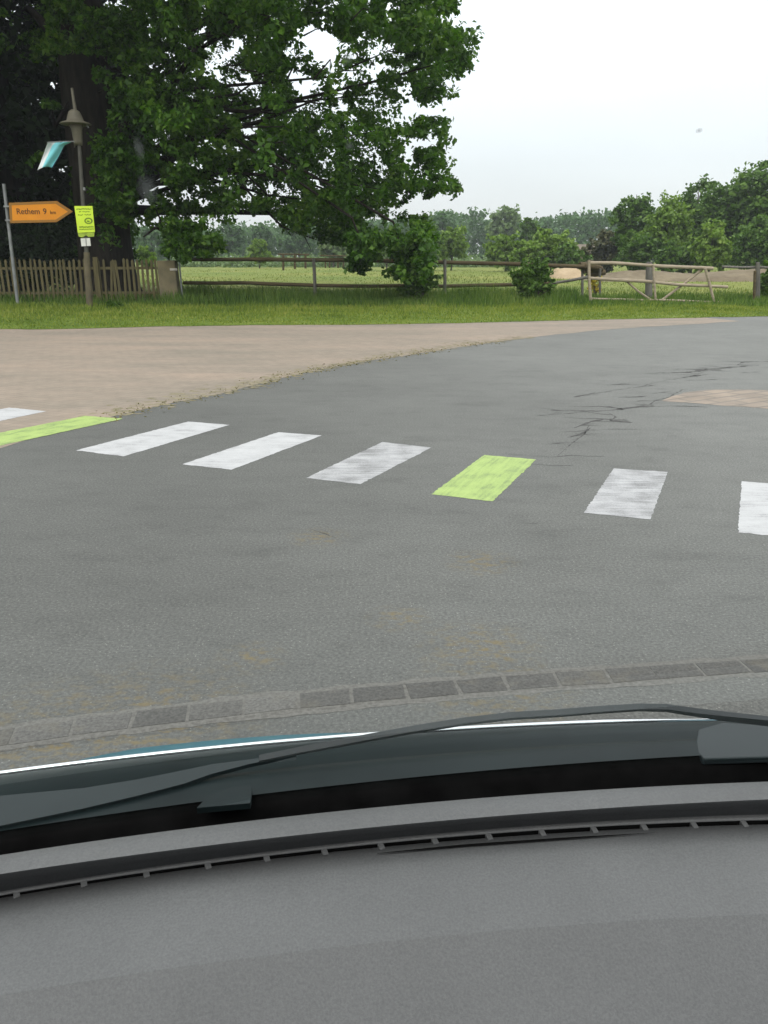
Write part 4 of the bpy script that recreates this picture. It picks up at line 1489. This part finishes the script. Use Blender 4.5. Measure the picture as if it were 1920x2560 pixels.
# wiper
wp = MB()
pts = [(560, 1640), (640, 1624), (720, 1609), (800, 1594), (900, 1576), (1000, 1560), (1100, 1548), (1200, 1542), (1300, 1534), (1380, 1529), (1440, 1530), (1500, 1539), (1560, 1547), (1659, 1558), (1780, 1570)]
Pw = [on_glass(x_, y_, .012) for x_, y_ in pts]
up_ = np.array([0, -1 / math.hypot(1, SL), SL / math.hypot(1, SL)])
hw_ = np.interp([p[0] for p in pts], [560, 700, 1000, 1200, 1400, 1480, 1600, 1780], [.0028, .0036, .0034, .0032, .0030, .004, .008, .009])
mb = MB()
L_, R_, Lb, Rb = [], [], [], []
nn_ = np.array([0, SL, 1.0]) / math.hypot(SL, 1)
for p, h_ in zip(Pw, hw_):
    L_.append(p + up_ * h_ - nn_ * .002)
    R_.append(p - up_ * h_ - nn_ * .002)
    Lb.append(p + up_ * h_ * .6 + nn_ * .003)
    Rb.append(p - up_ * h_ * .8 + nn_ * .003)
n = len(Pw)
mb.add(L_ + R_ + Rb + Lb, [(i + n * a, i + 1 + n * a, i + 1 + n * ((a + 1) % 4), i + n * ((a + 1) % 4)) for a in range(4) for i in range(n - 1)] + [(0, n, 2 * n, 3 * n), (n - 1, 4 * n - 1, 3 * n - 1, 2 * n - 1)], 0, False)
wiper = mb.build('wiper_blade', m_rub, car)
# wiper arm: broad flat bar tapering to the right
mb = MB()
arm = [(-160, 1733, 1830), (0, 1719, 1784), (182, 1702, 1746), (300, 1683, 1718), (400, 1663, 1692), (456, 1651, 1672), (540, 1640, 1650), (640, 1626, 1630)]
a_ = [gnd(x_, y0_, 1.034) for x_, y0_, y1_ in arm]
c_ = [gnd(x_, y1_, 1.034) for x_, y0_, y1_ in arm]
n = len(arm)
mb.add(a_ + c_ + [p + np.array([0, .003, -.006]) for p in c_] + [p + np.array([0, -.003, -.006]) for p in a_], [(i + n * k, i + 1 + n * k, i + 1 + n * ((k + 1) % 4), i + n * ((k + 1) % 4)) for k in range(4) for i in range(n - 1)] + [(0, n, 2 * n, 3 * n), (n - 1, 4 * n - 1, 3 * n - 1, 2 * n - 1)])
mb.build('wiper_arm', m_arm, car)
# washer nozzle housing and the pivot cover at the right
q = [gnd(x_, y_, 1.036) for x_, y_ in [(425, 1745), (450, 1719), (500, 1700), (543, 1696), (543, 1722), (540, 1735)]]
MB().prism(q, (0, 0, -.006)).build('washer_nozzle', m_cowl, car)
q = [gnd(x_, y_, 1.03) for x_, y_ in [(1503, 1602), (1508, 1575), (1560, 1560), (1659, 1566), (1820, 1576), (1820, 1632), (1659, 1634), (1520, 1638), (1506, 1625)]]
MB().prism(q, (0, 0, -.008)).build('pivot_cover', m_arm, car, .0015)

for e_ in (0, -1):
    MB().tube([G[e_] + np.array([0, .03, -.25]), G[e_], rowsg[5][e_], rowsg[-1][e_]], .035, 8).build('windscreen_pillar', m_rub, car)
# the closed cabin round the camera: roof lining, doors and seat backs keep daylight from behind off the dashboard
m_lining = simple('grey lining', (.05, .05, .05), (.04, .04, .04), .9, 30)
topg = rowsg[-1]
rx0, rx1 = float(topg[:, 0].min()), float(topg[:, 0].max())
rz_ = float(topg[0, 2])
MB().box(((rx0 + rx1) / 2, float(topg[:, 1].min()) - .95, rz_ + .02), rx1 - rx0, 2.0, .05).build('roof', m_lining, car, .02)
for sx_ in (rx0 + .03, rx1 - .03):
    MB().box((sx_, -.68, .72), .06, 2.35, .72).build('door', m_lining, car, .02)
MB().box(((rx0 + rx1) / 2, -1.5, 1.0), rx1 - rx0 - .2, .2, 1.2).build('seat_back', m_lining, car, .04)
MB().box(((rx0 + rx1) / 2, -.7, .4), rx1 - rx0 - .05, 2.1, .05).build('cabin_floor', m_black, car)

# ------------------------------------------------------------------ air
hz = MB().box((0, 180, 24), 620, 480, 52).build('haze', None or simple('haze', (1, 1, 1)))
hm = hz.data.materials[0]
nt = hm.node_tree
for nd in list(nt.nodes):
    if nd.type != 'OUTPUT_MATERIAL':
        nt.nodes.remove(nd)
out = [nd for nd in nt.nodes if nd.type == 'OUTPUT_MATERIAL'][0]
pv = N(nt, 'ShaderNodeVolumePrincipled')
pv.inputs['Density'].default_value = .00048
pv.inputs['Color'].default_value = (.82, .87, .92, 1)
nt.links.new(pv.outputs[0], out.inputs['Volume'])
tag(hz, kind='stuff')
